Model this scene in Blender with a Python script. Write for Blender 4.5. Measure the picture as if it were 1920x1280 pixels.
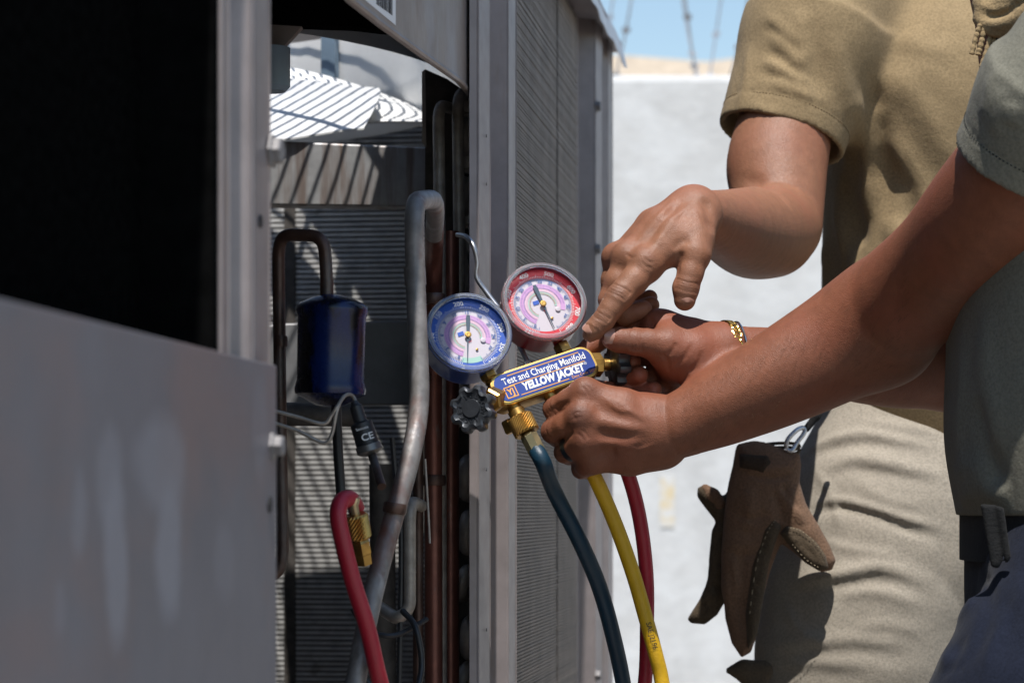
import bpy, bmesh, math, random
import numpy as np
from mathutils import Vector, Matrix

random.seed(7); np.random.seed(7)
sc = bpy.context.scene
COL = sc.collection
for o in list(bpy.data.objects): bpy.data.objects.remove(o)

# ------------------------------------------------------------------ camera, sky, sun, exposure
FPX, CZ, HOR, YB = 4533.3, 0.9, 950.0, 2.15          # focal length in photo pixels, lens height, horizon row
cd = bpy.data.cameras.new('camera'); cam = bpy.data.objects.new('camera', cd); COL.objects.link(cam)
cam.location = (0, 0, CZ); cam.rotation_euler = (math.pi/2, 0, 0)
cd.sensor_width = 36; cd.lens = 85; cd.shift_y = (HOR-640)/1920
cd.clip_start = 0.05; cd.clip_end = 6000
cd.dof.use_dof = True; cd.dof.focus_distance = 2.12; cd.dof.aperture_fstop = 10
sc.camera = cam

SUN = Vector((0.02, 0.42, -1.0)).normalized()     # direction the sunlight travels
elev = math.asin(-SUN.z)
w = bpy.data.worlds.new('World'); sc.world = w; w.use_nodes = True
nt = w.node_tree; bg = nt.nodes['Background']
sky = nt.nodes.new('ShaderNodeTexSky'); sky.sky_type = 'NISHITA'; sky.sun_disc = False
sky.sun_elevation = elev; sky.sun_rotation = math.atan2(-SUN.x, -SUN.y)
sky.air_density = 1.3; sky.dust_density = 0.0; sky.ozone_density = 1.5
nt.links.new(sky.outputs[0], bg.inputs[0]); bg.inputs[1].default_value = 0.085
sd = bpy.data.lights.new('sun', 'SUN'); sd.energy = 3.7; sd.angle = math.radians(0.53); sd.color = (1.0, 0.965, 0.92)
sun = bpy.data.objects.new('sun', sd); COL.objects.link(sun)
sun.rotation_euler = SUN.to_track_quat('-Z', 'Y').to_euler()
sc.view_settings.view_transform = 'Standard'; sc.view_settings.look = 'None'
sc.view_settings.exposure = 0.78; sc.view_settings.gamma = 1.0
sc.render.engine = 'CYCLES'

# ------------------------------------------------------------------ helpers: places
def W(px, py, Y): return Vector(((px-960)/FPX*Y, Y, CZ+(HOR-py)/FPX*Y))
def q(px, py, dy=0):
    Y = YB+dy/2015.0
    return np.array(W(px, py, Y)[:], dtype=np.float64)
def rp(r, dy=0): return r*(YB+dy/2015.0)/FPX
FTH = math.atan(0.1412)
UM = Matrix.Translation((-0.0298, 2.25, 0)) @ Matrix.Rotation(-FTH, 4, 'Z')
UMI = UM.inverted()
def U(px, py, Y): return UMI @ W(px, py, Y)
def fy(px, off=0.0):                       # y on the unit's side plane x'=off seen at photo column px
    # X = x0 + off*cos + y'*sin ; Y = 2.25 - off*sin + y'*cos
    c, s = math.cos(FTH), math.sin(FTH); k = (px-960)/FPX
    return (k*(2.25-off*s)+0.0298-off*c)/(s-k*c)
def zat(px, py, off=0.0):
    y = fy(px, off); Y = 2.25-off*math.sin(FTH)+y*math.cos(FTH)
    return CZ+(HOR-py)/FPX*Y

# ------------------------------------------------------------------ helpers: materials
def mk(name, base, rough=0.6, metal=0.0, var=0.0, vs=12, bump=0.0, bs=200, spec=0.5, second=None, mixs=(6, 6, 6),
       lo=0.45, hi=0.65, detail=4, sss=0.0, coat=0.0, rvar=0.0, sheen=0.0, third=None, thr=(0.6, 0.7), ts=(20, 20, 20), bvec=(1, 1, 1), bdist=0.001, b2=None):
    m = bpy.data.materials.new(name); m.use_nodes = True
    n = m.node_tree.nodes; l = m.node_tree.links; b = n['Principled BSDF']
    b.inputs['Roughness'].default_value = rough; b.inputs['Metallic'].default_value = metal
    b.inputs['Specular IOR Level'].default_value = spec
    b.inputs['Coat Weight'].default_value = coat; b.inputs['Sheen Weight'].default_value = sheen
    if sss:
        b.inputs['Subsurface Weight'].default_value = sss
        b.inputs['Subsurface Radius'].default_value = (0.010, 0.0035, 0.0018); b.inputs['Subsurface Scale'].default_value = 0.6
    tc = n.new('ShaderNodeTexCoord')
    def noise(scale, vec=(1, 1, 1), det=4, rg=0.6):
        mp = n.new('ShaderNodeMapping'); mp.inputs['Scale'].default_value = vec
        l.new(tc.outputs['Object'], mp.inputs[0])
        t = n.new('ShaderNodeTexNoise'); t.inputs['Scale'].default_value = scale; t.inputs['Detail'].default_value = det
        t.inputs['Roughness'].default_value = rg
        l.new(mp.outputs[0], t.inputs['Vector']); return t
    def ramp(src, a, c):
        r = n.new('ShaderNodeMapRange'); r.inputs[1].default_value = a; r.inputs[2].default_value = c
        l.new(src, r.inputs[0]); return r.outputs[0]
    def mix(fac, A, B):
        x = n.new('ShaderNodeMix'); x.data_type = 'RGBA'
        l.new(fac, x.inputs[0])
        for i, v in ((6, A), (7, B)):
            if isinstance(v, tuple): x.inputs[i].default_value = (*v, 1)
            else: l.new(v, x.inputs[i])
        return x.outputs[2]
    c = tuple(base)
    b.inputs['Base Color'].default_value = (*c, 1)
    out = None
    if var:
        t = noise(vs, det=detail)
        out = mix(ramp(t.outputs[0], 0.3, 0.7), tuple(max(0, v*(1-var)) for v in c), tuple(v*(1+var) for v in c))
    if second:
        t = noise(1, mixs, 5)
        out = mix(ramp(t.outputs[0], lo, hi), out if out else c, tuple(second))
    if third:
        t = noise(1, ts, 5)
        out = mix(ramp(t.outputs[0], *thr), out if out else c, tuple(third))
    if out: l.new(out, b.inputs['Base Color'])
    if rvar:
        t = noise(vs*1.7, det=3)
        r = n.new('ShaderNodeMapRange'); r.inputs[3].default_value = max(0.02, rough-rvar); r.inputs[4].default_value = min(1, rough+rvar)
        l.new(t.outputs[0], r.inputs[0]); l.new(r.outputs[0], b.inputs['Roughness'])
    if bump:
        t = noise(bs, bvec, 3)
        bp = n.new('ShaderNodeBump'); bp.inputs['Strength'].default_value = bump; bp.inputs['Distance'].default_value = bdist
        l.new(t.outputs[0], bp.inputs['Height'])
        if b2:                                       # broader second relief under the fine one
            t2 = noise(b2[0], (1, 1, 1), 4, 0.55); bq = n.new('ShaderNodeBump'); bq.inputs['Strength'].default_value = b2[1]; bq.inputs['Distance'].default_value = b2[2]
            l.new(t2.outputs[0], bq.inputs['Height']); l.new(bq.outputs[0], bp.inputs['Normal'])
        l.new(bp.outputs[0], b.inputs['Normal'])
    return m

# ------------------------------------------------------------------ helpers: objects
def tag(o, label=None, cat=None, group=None, kind=None):
    if label: o['label'] = label
    if cat: o['category'] = cat
    if group: o['group'] = group
    if kind: o['kind'] = kind
    return o
def empty(name, mat=None, label=None, cat=None, group=None, parent=None):
    o = bpy.data.objects.new(name, None); COL.objects.link(o); o.empty_display_size = 0.05
    if parent: o.parent = parent
    if mat is not None: o.matrix_local = mat
    return tag(o, label, cat, group)
def link(name, me, m, parent=None, mat=None, smooth=True):
    o = bpy.data.objects.new(name, me); COL.objects.link(o)
    if m and not me.materials: me.materials.append(m)
    if parent: o.parent = parent
    if mat is not None: o.matrix_local = mat
    if smooth:
        me.polygons.foreach_set('use_smooth', [True]*len(me.polygons))
    return o
class MB:                                    # collects shapes, then links ONE mesh
    def __init__(s): s.v = []; s.f = []
    def add(s, vs, fs):
        k = len(s.v); s.v += [tuple(v) for v in vs]; s.f += [tuple(i+k for i in f) for f in fs]; return s
    def box(s, x0, x1, y0, y1, z0, z1, M=None):
        vs = [Vector((x, y, z)) for z in (z0, z1) for y in (y0, y1) for x in (x0, x1)]
        if M: vs = [M @ v for v in vs]
        return s.add(vs, [(0, 2, 3, 1), (4, 5, 7, 6), (0, 1, 5, 4), (2, 6, 7, 3), (0, 4, 6, 2), (1, 3, 7, 5)])
    def prism(s, poly, z0, z1, M=None):      # polygon in xy, extruded along z
        n = len(poly); vs = [Vector((x, y, z0)) for x, y in poly]+[Vector((x, y, z1)) for x, y in poly]
        if M: vs = [M @ v for v in vs]
        return s.add(vs, [tuple(range(n))[::-1], tuple(range(n, 2*n))]+[(i, (i+1) % n, n+(i+1) % n, n+i) for i in range(n)])
    def lathe(s, prof, n=32, M=None, close=True):    # (r, z) profile about z
        vs = []
        for r, z in prof:
            for i in range(n):
                a = 2*math.pi*i/n; v = Vector((r*math.cos(a), r*math.sin(a), z)); vs.append(M @ v if M else v)
        fs = []
        for j in range(len(prof)-1):
            for i in range(n):
                fs.append((j*n+i, j*n+(i+1) % n, (j+1)*n+(i+1) % n, (j+1)*n+i))
        if close: fs += [tuple(range(n))[::-1], tuple(range((len(prof)-1)*n, len(prof)*n))]
        return s.add(vs, fs)
    def tube(s, pts, r, n=14, caps=True):
        pts = [Vector(p) for p in pts]; N = len(pts)
        rs = r if isinstance(r, (list, tuple)) else [r]*N
        T = [(pts[min(i+1, N-1)]-pts[max(i-1, 0)]).normalized() for i in range(N)]
        up = Vector((0, 0, 1)) if abs(T[0].z) < 0.9 else Vector((1, 0, 0))
        nrm = (up-T[0]*up.dot(T[0])).normalized(); vs = []
        for i in range(N):
            nrm = (nrm-T[i]*nrm.dot(T[i])).normalized(); bi = T[i].cross(nrm)
            for k in range(n):
                a = 2*math.pi*k/n; vs.append(pts[i]+(nrm*math.cos(a)+bi*math.sin(a))*rs[i])
        fs = [(j*n+k, j*n+(k+1) % n, (j+1)*n+(k+1) % n, (j+1)*n+k) for j in range(N-1) for k in range(n)]
        if caps: fs += [tuple(range(n))[::-1], tuple(range((N-1)*n, N*n))]
        return s.add(vs, fs)
    def build(s, name, m, parent=None, mat=None, smooth=False, bevel=0, sharp=None):
        me = bpy.data.meshes.new(name); me.from_pydata(s.v, [], s.f); me.validate(); me.update()
        bm = bmesh.new(); bm.from_mesh(me); bmesh.ops.recalc_face_normals(bm, faces=bm.faces)
        if bevel: bmesh.ops.bevel(bm, geom=[e for e in bm.edges if e.is_manifold and e.calc_face_angle(0) > 0.5], offset=bevel, segments=2, profile=0.5, affect='EDGES')
        bm.to_mesh(me); bm.free()
        o = link(name, me, m, parent, mat, smooth)
        if smooth: autosmooth(me, 40)
        return o
def autosmooth(me, deg=40):
    bm = bmesh.new(); bm.from_mesh(me)
    for e in bm.edges: e.smooth = not (e.is_manifold and e.calc_face_angle(0) > math.radians(deg))
    bm.to_mesh(me); bm.free()
def spline(pts, n=8):                        # Catmull-Rom through the points
    P = [Vector(p) for p in pts]; out = []
    for i in range(len(P)-1):
        a = P[max(i-1, 0)]; b = P[i]; c = P[i+1]; d = P[min(i+2, len(P)-1)]
        for k in range(n):
            t = k/n
            out.append(0.5*((2*b)+(c-a)*t+(2*a-5*b+4*c-d)*t*t+(-a+3*b-3*c+d)*t**3))
    out.append(P[-1]); return out
def fillet(pts, r, n=6):                     # polyline with rounded corners
    P = [Vector(p) for p in pts]; out = [P[0]]
    for i in range(1, len(P)-1):
        a, b, c = P[i-1], P[i], P[i+1]
        d1 = (a-b); d2 = (c-b); k = min(r, d1.length*0.49, d2.length*0.49)
        s = b+d1.normalized()*k; e = b+d2.normalized()*k
        for j in range(n+1):
            t = j/n; out.append(s.lerp(b, t).lerp(b.lerp(e, t), t))
    out.append(P[-1]); return out
def zto(d):                                  # rotation taking +z to direction d
    return Vector(d).to_track_quat('Z', 'Y').to_matrix().to_4x4()
def text(name, s, size, m, parent, mat, bold=0.0, align='CENTER', ext=0.0, shear=0.0, sx=1.0, space=1.0):
    c = bpy.data.curves.new(name, 'FONT'); c.body = s; c.size = size; c.align_x = align; c.align_y = 'CENTER'
    c.offset = bold; c.extrude = ext; c.shear = shear; c.resolution_u = 3; c.space_character = space
    t = bpy.data.objects.new('tmp', c); COL.objects.link(t)
    me = bpy.data.meshes.new_from_object(t.evaluated_get(bpy.context.evaluated_depsgraph_get()))
    bpy.data.objects.remove(t); me.name = name; me.materials.clear()
    if sx != 1.0: me.transform(Matrix.Diagonal((sx, 1, 1, 1)))
    return link(name, me, m, parent, mat, False)

# ------------------------------------------------------------------ helpers: distance fields -> one continuous skin
class Field:
    def __init__(s): s.p = []; s.b = []; s.pend = []; s.extra = None
    def cone(s, a, b, ra, rb, k=0.01, sub=False):
        a = np.asarray(a, np.float32); b = np.asarray(b, np.float32); ab = b-a; L = np.float32(max(float(ab@ab), 1e-12)); ra = np.float32(ra); rb = np.float32(rb)
        def fn(P):
            pa = P-a; h = pa@ab; t = np.clip(h/L, 0, 1)
            return np.sqrt(np.maximum(np.einsum('...i,...i', pa, pa)-2*t*h+t*t*L, 0))-(ra+t*(rb-ra))
        R = np.sqrt(L)/2+max(ra, rb)
        s.p.append((fn, k, sub, (a+b)/2, R)); return s
    def chain(s, pts, k=0.008, sub=False, n=1):       # pts: list of (px,py,dy,r) in photo units
        q3 = [(*q(p[0], p[1], p[2]), rp(p[3], p[2])) for p in pts]
        return s.wchain(q3, k, sub, n)
    def wchain(s, q3, k=0.008, sub=False, n=1):
        A = np.array(q3, float)
        if n > 1:
            out = []
            for i in range(len(A)-1):
                a = A[max(i-1, 0)]; b = A[i]; c = A[i+1]; d = A[min(i+2, len(A)-1)]
                for j in range(n):
                    t = j/n; out.append(0.5*((2*b)+(c-a)*t+(2*a-5*b+4*c-d)*t*t+(-a+3*b-3*c+d)*t**3))
            out.append(A[-1]); A = np.array(out)
        for i in range(len(A)-1):
            s.cone(A[i][:3], A[i+1][:3], A[i][3], A[i+1][3], k if i == 0 else min(k, 0.004 if n == 1 else 0.0006), sub)
        return s
    def ell(s, c, rad, M=None, k=0.01, sub=False):
        c = np.asarray(c, np.float32); rad = np.asarray(rad, np.float32)
        R3 = np.eye(3, dtype=np.float32) if M is None else np.array(M, dtype=np.float32)
        def fn(P):
            l = ((P-c)@R3)/rad; return (np.sqrt((l**2).sum(-1))-1)*rad.min()
        s.p.append((fn, k, sub, c, rad.max())); return s
    def flatcone(s, a, b, ra, rb, k=0.005, sub=False):       # flat-ended cone (ra, rb = scalars or (r1,r2) with axis side)
        a = np.asarray(a, np.float32); b = np.asarray(b, np.float32); ab = b-a; L = np.linalg.norm(ab); t3 = ab/L; ra = np.float32(ra); rb = np.float32(rb)
        def fn(P):
            pa = P-a; h = pa@t3; rad = np.sqrt(np.maximum((pa**2).sum(-1)-h*h, 0))
            t = np.clip(h/L, 0, 1)
            return np.maximum(rad-(ra+t*(rb-ra)), np.maximum(-h, h-L))
        s.p.append((fn, k, sub, (a+b)/2, math.hypot(L/2, max(ra, rb)))); return s
    def loft(s, secs, k=0.02, yaw=0.0, p=2.4, sub=False):     # secs: (z, cx, cy, hx, hy)
        S = np.array(secs, float); c0, s0 = math.cos(yaw), math.sin(yaw)
        zz = np.linspace(S[0, 0], S[-1, 0], 200)
        def cr(col):
            # smooth interpolation
            m = np.gradient(S[:, col], S[:, 0]); i = np.clip(np.searchsorted(S[:, 0], zz)-1, 0, len(S)-2)
            h = S[i+1, 0]-S[i, 0]; t = (zz-S[i, 0])/h
            return (2*t**3-3*t**2+1)*S[i, col]+(t**3-2*t**2+t)*h*m[i]+(-2*t**3+3*t**2)*S[i+1, col]+(t**3-t**2)*h*m[i+1]
        T = [cr(j) for j in (1, 2, 3, 4)]
        def fn(P):
            z = P[..., 2]; zc = np.clip(z, S[0, 0], S[-1, 0])
            cx, cy, hx, hy = [np.interp(zc, zz, t) for t in T]
            x = P[..., 0]-cx; y = P[..., 1]-cy
            lx = np.abs(c0*x+s0*y)/hx; ly = np.abs(-s0*x+c0*y)/hy
            d = ((lx**p+ly**p)**(1/p)-1)*np.minimum(hx, hy)
            return np.maximum(d, np.maximum(S[0, 0]-z, z-S[-1, 0])).astype(np.float32)
        c = np.array([S[:, 1].mean(), S[:, 2].mean(), (S[0, 0]+S[-1, 0])/2])
        R = math.hypot((S[-1, 0]-S[0, 0])/2, max(S[:, 3].max(), S[:, 4].max())+np.ptp(S[:, 1])+np.ptp(S[:, 2]))
        s.p.append((fn, k, sub, c, R)); return s
    def pad(s, poly, dy, R, k=0.004, bulge=None):        # limp flat shape: outline in photo points, soft round edge, 2R thick
        A = np.array([q(x, y, dy) for x, y in poly], np.float32)[:, [0, 2]]; Y0 = np.float32(q(0, 0, dy)[1]); B = np.roll(A, -1, 0); R = np.float32(R)
        def fn(P):
            p = np.stack([P[..., 0], P[..., 2]], -1); m = None; ins = np.zeros(p.shape[:-1], bool)
            for a, b in zip(A, B):
                e = b-a; w_ = p-a; t = np.clip((w_@e)/(e@e), 0, 1); d = ((w_-t[..., None]*e)**2).sum(-1); m = d if m is None else np.minimum(m, d)
                c = (a[1] > p[..., 1]) != (b[1] > p[..., 1]); xi = a[0]+(p[..., 1]-a[1])/(b[1]-a[1]+1e-12)*e[0]; ins ^= c & (p[..., 0] < xi)
            d2 = np.where(ins, -np.sqrt(m), np.sqrt(m)); dz = np.abs(P[..., 1]-Y0)
            return np.sqrt(np.maximum(d2+R, 0)**2+dz*dz)-R
        c = np.array((A[:, 0].mean(), Y0, A[:, 1].mean())); s.p.append((fn, k, False, c, float(np.sqrt(((A-c[[0, 2]])**2).sum(1).max()))+float(R))); return s
    def ridge(s, pts, amp, wid, taper=False):
        s.b.append((np.array(pts, np.float32), np.float32(amp), np.float32(wid), taper)); return s
    def ev(s, P, pi=None, bi=None, box=None):
        d = None
        for i in (range(len(s.p)) if pi is None else pi):
            fn, k, sub, c, R = s.p[i]; e = fn(P)
            if d is None: d = -e if sub else e; 
            elif sub:
                e = -e; h = np.clip(0.5+0.5*(e-d)/k, 0, 1); d = d+(e-d)*h+k*h*(1-h)
            else:
                h = np.clip(0.5+0.5*(d-e)/k, 0, 1); d = d+(e-d)*h-k*h*(1-h)
        for i in (range(len(s.b)) if bi is None else bi):
            A, amp, wid, tap = s.b[i]; m = None; rng = range(len(A)-1); nA = len(A)-1
            if box is not None:
                mid = (A[1:]+A[:-1])/2; hl = np.sqrt(((A[1:]-A[:-1])**2).sum(1))/2
                rng = np.nonzero(np.sqrt(((mid-box[0])**2).sum(1)) < hl+wid*2.6+box[1])[0]
            for j in rng:
                ab = A[j+1]-A[j]; pa = P-A[j]; L = np.float32(max(ab@ab, 1e-12)); h = pa@ab; t = np.clip(h/L, 0, 1)
                e = np.einsum('...i,...i', pa, pa)-2*t*h+t*t*L
                if tap:
                    u = (t+j)/nA; uu = u if m is None else np.where(e < m, u, uu)
                m = e if m is None else np.minimum(m, e)
            if m is None: continue
            g = amp*np.exp(-m/(wid*wid))
            if tap: k_ = np.clip(np.minimum(uu, 1-uu)*3, 0, 1); g = g*(k_*k_*(3-2*k_))
            d = d-g
        if s.extra is not None: d = d+s.extra(P)
        return d
    def line(s, pl, amp, wid, n=6):              # a fold or crease drawn along the surface through photo points
        L = spline([(a, b, 0) for a, b in pl], n); s.pend.append(([(v.x, v.y) for v in L], amp, wid)); return s
    def flush(s):
        if not s.pend: return
        allp = [p for pl, a, w_ in s.pend for p in pl]
        dr = s.hits2(allp); i = 0
        for pl, a, w_ in s.pend:
            pts = [p for p in dr[i:i+len(pl)] if p is not None]; i += len(pl)
            if len(pts) > 1: s.ridge(pts, a, w_, True)
        s.pend = []
    def hits2(s, pl, y0=1.6, y1=3.4):
        dr = np.array([W(x, y, 1.0)[:] for x, y in pl])-np.array((0, 0, CZ)); o = np.array((0, 0, CZ)); t = np.full(len(dr), y0)
        for _ in range(70):
            d = s.ev(o+dr*t[:, None], None, []); t = np.where((d < 0.0004) | (t > y1), t, t+np.maximum(d*0.8, 0.0004))
        return [p if k < y1 else None for p, k in zip(o+dr*t[:, None], t)]
    def poly(s, vox):
        N = 16; s.flush()
        add = [(c-R, c+R) for fn, k, sub, c, R in s.p if not sub]
        lo = np.min([a for a, b in add], 0)-0.02; hi = np.max([b for a, b in add], 0)+0.02
        nb = np.ceil((hi-lo)/vox/N).astype(int)+1; n = nb*N+2
        g = np.stack(np.meshgrid(*[np.arange(k) for k in nb], indexing='ij'), -1).reshape(-1, 3)
        cen = lo+(g*N+N/2)*vox; br = N*vox*0.5*1.7321+vox
        D = np.stack([fn(cen) for fn, k, sub, c, R in s.p], 1)
        sub = np.array([p[2] for p in s.p]); kk = np.array([p[1] for p in s.p])
        dm = D[:, ~sub].min(1); marg = kk.max()/2+0.012
        full = s.ev(cen, None, [])
        act = np.nonzero((dm < br+marg) & (np.abs(full) < br*1.25+marg))[0]
        bc = [(A.mean(0), np.sqrt(((A-A.mean(0))**2).sum(1).max())+wd*3) for A, am, wd, tp in s.b]
        off = np.arange(N+1); lp = np.stack(np.meshgrid(off, off, off, indexing='ij'), -1).astype(np.float32)*vox
        cid, cv, qs = [], [], []
        ny, nz = int(n[1])+2, int(n[2])+2
        gid = lambda I: (I[:, 0].astype(np.int64)*ny+I[:, 1])*nz+I[:, 2]
        corners = [(i, j, k) for i in (0, 1) for j in (0, 1) for k in (0, 1)]
        edges = [(a, b) for x, a in enumerate(corners) for b in corners[x+1:] if sum(abs(u-v) for u, v in zip(a, b)) == 1]
        for ib in act:
            pi = [i for i in range(len(s.p)) if D[ib, i] < br+1.7*kk[i]+0.01]
            if not pi or all(sub[i] for i in pi): continue
            bi = [i for i, (c, R) in enumerate(bc) if np.linalg.norm(cen[ib]-c) < R+br]
            org = lo+g[ib]*N*vox
            v = s.ev((lp+org.astype(np.float32)), pi, bi, (cen[ib].astype(np.float32), br)); sg = v < 0
            if sg.all() or not sg.any(): continue
            cnt = sum(sg[a:N+a, b:N+b, c:N+c].astype(np.int8) for a, b, c in corners)
            I = np.argwhere((cnt > 0) & (cnt < 8))
            acc = np.zeros((len(I), 3)); num = np.zeros(len(I))
            for a, b in edges:
                va = v[I[:, 0]+a[0], I[:, 1]+a[1], I[:, 2]+a[2]]; vb = v[I[:, 0]+b[0], I[:, 1]+b[1], I[:, 2]+b[2]]
                m = (va < 0) != (vb < 0); t = np.where(m, va/np.where(m, va-vb, 1), 0)
                pt = np.array(a)+t[:, None]*(np.array(b)-np.array(a)); acc += np.where(m[:, None], pt, 0); num += m
            cid.append(gid(I+g[ib]*N+1)); cv.append(org+(I+acc/num[:, None])*vox)
            for ax in range(3):
                sl0 = [slice(0, N)]*3; sl1 = [slice(0, N)]*3; sl1[ax] = slice(1, N+1)
                A = sg[tuple(sl0)]; B = sg[tuple(sl1)]
                E = np.argwhere(A != B)
                if not len(E): continue
                fl = A[E[:, 0], E[:, 1], E[:, 2]]
                G = E+g[ib]*N+1; u = np.zeros(3, int); w_ = np.zeros(3, int); u[(ax+1) % 3] = 1; w_[(ax+2) % 3] = 1
                Q = np.stack([gid(G-u-w_), gid(G-w_), gid(G), gid(G-u)], 1)
                Q[~fl] = Q[~fl][:, ::-1]; qs.append(Q)
        cid = np.concatenate(cid); cv = np.concatenate(cv); Q = np.concatenate(qs)
        o = np.argsort(cid); cid = cid[o]; cv = cv[o]
        ix = np.clip(np.searchsorted(cid, Q), 0, len(cid)-1); ok = (cid[ix] == Q).all(1)
        return cv, ix[ok]
    def evb(s, P):                                # culled evaluation of many scattered points
        P = P.astype(np.float32); out = np.zeros(len(P), np.float32); c = 0.03
        key = np.floor(P/c).astype(np.int64); kk = (key[:, 0]*100003+key[:, 1])*100003+key[:, 2]
        o = np.argsort(kk, kind='stable'); ks = kk[o]; st = np.r_[0, np.nonzero(np.diff(ks))[0]+1, len(ks)]
        br = c*0.87; bc = [(A.mean(0), np.sqrt(((A-A.mean(0))**2).sum(1).max())+wd*3) for A, am, wd, tp in s.b]
        CEN = ((key[o[st[:-1]]]+0.5)*c).astype(np.float32); D = np.stack([pr[0](CEN)-1.7*pr[1]-0.01 for pr in s.p], 1) < br
        BD = np.stack([np.sqrt(((CEN-cc_)**2).sum(1)) < R+br for cc_, R in bc], 1) if bc else np.zeros((len(CEN), 0), bool)
        for n, (a, b) in enumerate(zip(st[:-1], st[1:])):
            ii = o[a:b]; pi = np.nonzero(D[n])[0]; bi = np.nonzero(BD[n])[0]
            out[ii] = s.ev(P[ii], pi if len(pi) else None, bi, (CEN[n], br))
        return out
    def refine(s, v, f, regs):
        bm = bmesh.new(); me = bpy.data.meshes.new('tmp'); me.from_pydata(v.tolist(), [], f.tolist()); bm.from_mesh(me); bpy.data.meshes.remove(me)
        bd = [e for e in bm.edges if e.is_boundary]
        if bd: bmesh.ops.holes_fill(bm, edges=bd, sides=0)
        fc = v[f].mean(1); sel = np.zeros(len(f), bool)
        for c, r in regs: sel |= ((fc-np.array(c))**2).sum(1) < r*r
        bm.faces.ensure_lookup_table(); ed = set()
        for i in np.nonzero(sel)[0]: ed.update(bm.faces[i].edges)
        bmesh.ops.subdivide_edges(bm, edges=list(ed), cuts=1, use_grid_fill=True)
        me = bpy.data.meshes.new('tmp'); bm.to_mesh(me); bm.free()
        co = np.zeros(len(me.vertices)*3, np.float32); me.vertices.foreach_get('co', co); co = co.reshape(-1, 3).astype(np.float64)
        near = np.zeros(len(co), bool)
        for c, r in regs: near |= ((co-np.array(c))**2).sum(1) < r*r
        idx = np.nonzero(near)[0]
        for it in range(2):
            p = co[idx]; h = 0.0004; d = s.evb(p)
            if it == 0: g = np.stack([(s.evb(p+h*e)-d)/h for e in np.eye(3)], 1)
            n2 = np.maximum((g*g).sum(1), 0.3)
            stp = np.clip(d/n2, -0.0015, 0.0015); co[idx] = p-stp[:, None]*g
        me.vertices.foreach_set('co', co.astype(np.float32).ravel()); me.update()
        return me, co
    def build(s, name, m, vox, parent=None, origin=None, attrs=None, smooth_it=1, regs=None):
        v, f = s.poly(vox)
        lab = np.arange(len(v))                      # keep the one continuous surface
        for _ in range(400):
            lf = lab[f]; mn = lf.min(1); df = (lf != mn[:, None]).any(1)
            if not df.any(): break
            lf = lf[df]; mn = mn[df]
            for a in range(4): np.minimum.at(lab, lf[:, a], mn)
            while True:
                nx = lab[lab]
                if (nx == lab).all(): break
                lab = nx
        big = np.argmax(np.bincount(lab)); kv = lab == big
        if not kv.all():
            ix = np.cumsum(kv)-1; f = ix[f[kv[f].all(1)]]; v = v[kv]
        for _ in range(smooth_it):
            acc = np.zeros_like(v); n = np.zeros(len(v))
            for a in range(4):
                i = f[:, a]; j = f[:, (a+1) % 4]
                for c in range(3): acc[:, c] += np.bincount(i, v[j, c], len(v))+np.bincount(j, v[i, c], len(v))
                n += np.bincount(i, minlength=len(v))+np.bincount(j, minlength=len(v))
            v = v*0.5+0.5*acc/np.maximum(n, 1)[:, None]
        if regs:
            me, v = s.refine(v, f, regs); me.name = name
            me.polygons.foreach_set('use_smooth', np.ones(len(me.polygons), dtype=bool)); me.update()
        else:
            me = bpy.data.meshes.new(name); me.vertices.add(len(v)); me.loops.add(f.size); me.polygons.add(len(f))
            me.vertices.foreach_set('co', v.astype(np.float32).ravel())
            me.loops.foreach_set('vertex_index', f.astype(np.int32).ravel())
            me.polygons.foreach_set('loop_start', np.arange(0, f.size, 4, dtype=np.int32))
            me.polygons.foreach_set('use_smooth', np.ones(len(f), dtype=bool))
            me.update(calc_edges=True)
        if attrs:
            for an, pts in attrs.items():
                val = np.zeros(len(v))
                for c, r, a in pts: val = np.maximum(val, a*np.exp(-((v-np.array(c))**2).sum(1)/(r*r)))
                at = me.attributes.new(an, 'FLOAT', 'POINT'); at.data.foreach_set('value', val.astype(np.float32))
        o = bpy.data.objects.new(name, me); COL.objects.link(o); me.materials.append(m)
        if parent: o.parent = parent
        return o
sc.cycles.use_denoising = True
sc.cycles.max_bounces = 8

# ------------------------------------------------------------------ materials
M_concrete = mk('concrete', (0.505, 0.498, 0.485), 0.9, var=0.10, vs=5, bump=0.3, bs=25, second=(0.585, 0.583, 0.575), mixs=(4, 4, 6), lo=0.42, hi=0.62, bdist=0.01)
M_sand = mk('sand', (0.40, 0.33, 0.25), 0.95, var=0.15, vs=3)
M_dirt = mk('gravel', (0.25, 0.23, 0.205), 0.95, var=0.25, vs=30, bump=0.8, bs=60, bdist=0.01)
M_wire = mk('galvanised wire', (0.34, 0.35, 0.37), 0.55, 0.6, var=0.2)
M_paint = mk('weathered grey paint', (0.205, 0.19, 0.205), 0.55, 0.15, var=0.10, vs=9, second=(0.245, 0.235, 0.26), mixs=(22, 22, 2.2), lo=0.5, hi=0.62, third=(0.23, 0.175, 0.165), ts=(5, 5, 3), thr=(0.58, 0.8), bump=0.15, bs=300, rvar=0.12)
M_paintl = mk('pale grey paint', (0.245, 0.212, 0.208), 0.45, 0.2, var=0.12, vs=30, third=(0.22, 0.17, 0.14), ts=(60, 60, 8), thr=(0.6, 0.72), rvar=0.1)
M_edge = mk('bare metal edge', (0.46, 0.45, 0.46), 0.4, 0.6, var=0.2, vs=50)
M_header = mk('dusty sheet metal', (0.24, 0.205, 0.185), 0.5, 0.35, var=0.15, vs=14, second=(0.30, 0.29, 0.30), mixs=(9, 9, 5), lo=0.48, hi=0.66, third=(0.17, 0.11, 0.08), ts=(14, 14, 6), thr=(0.6, 0.75), bump=0.2, bs=150, rvar=0.15)
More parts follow.
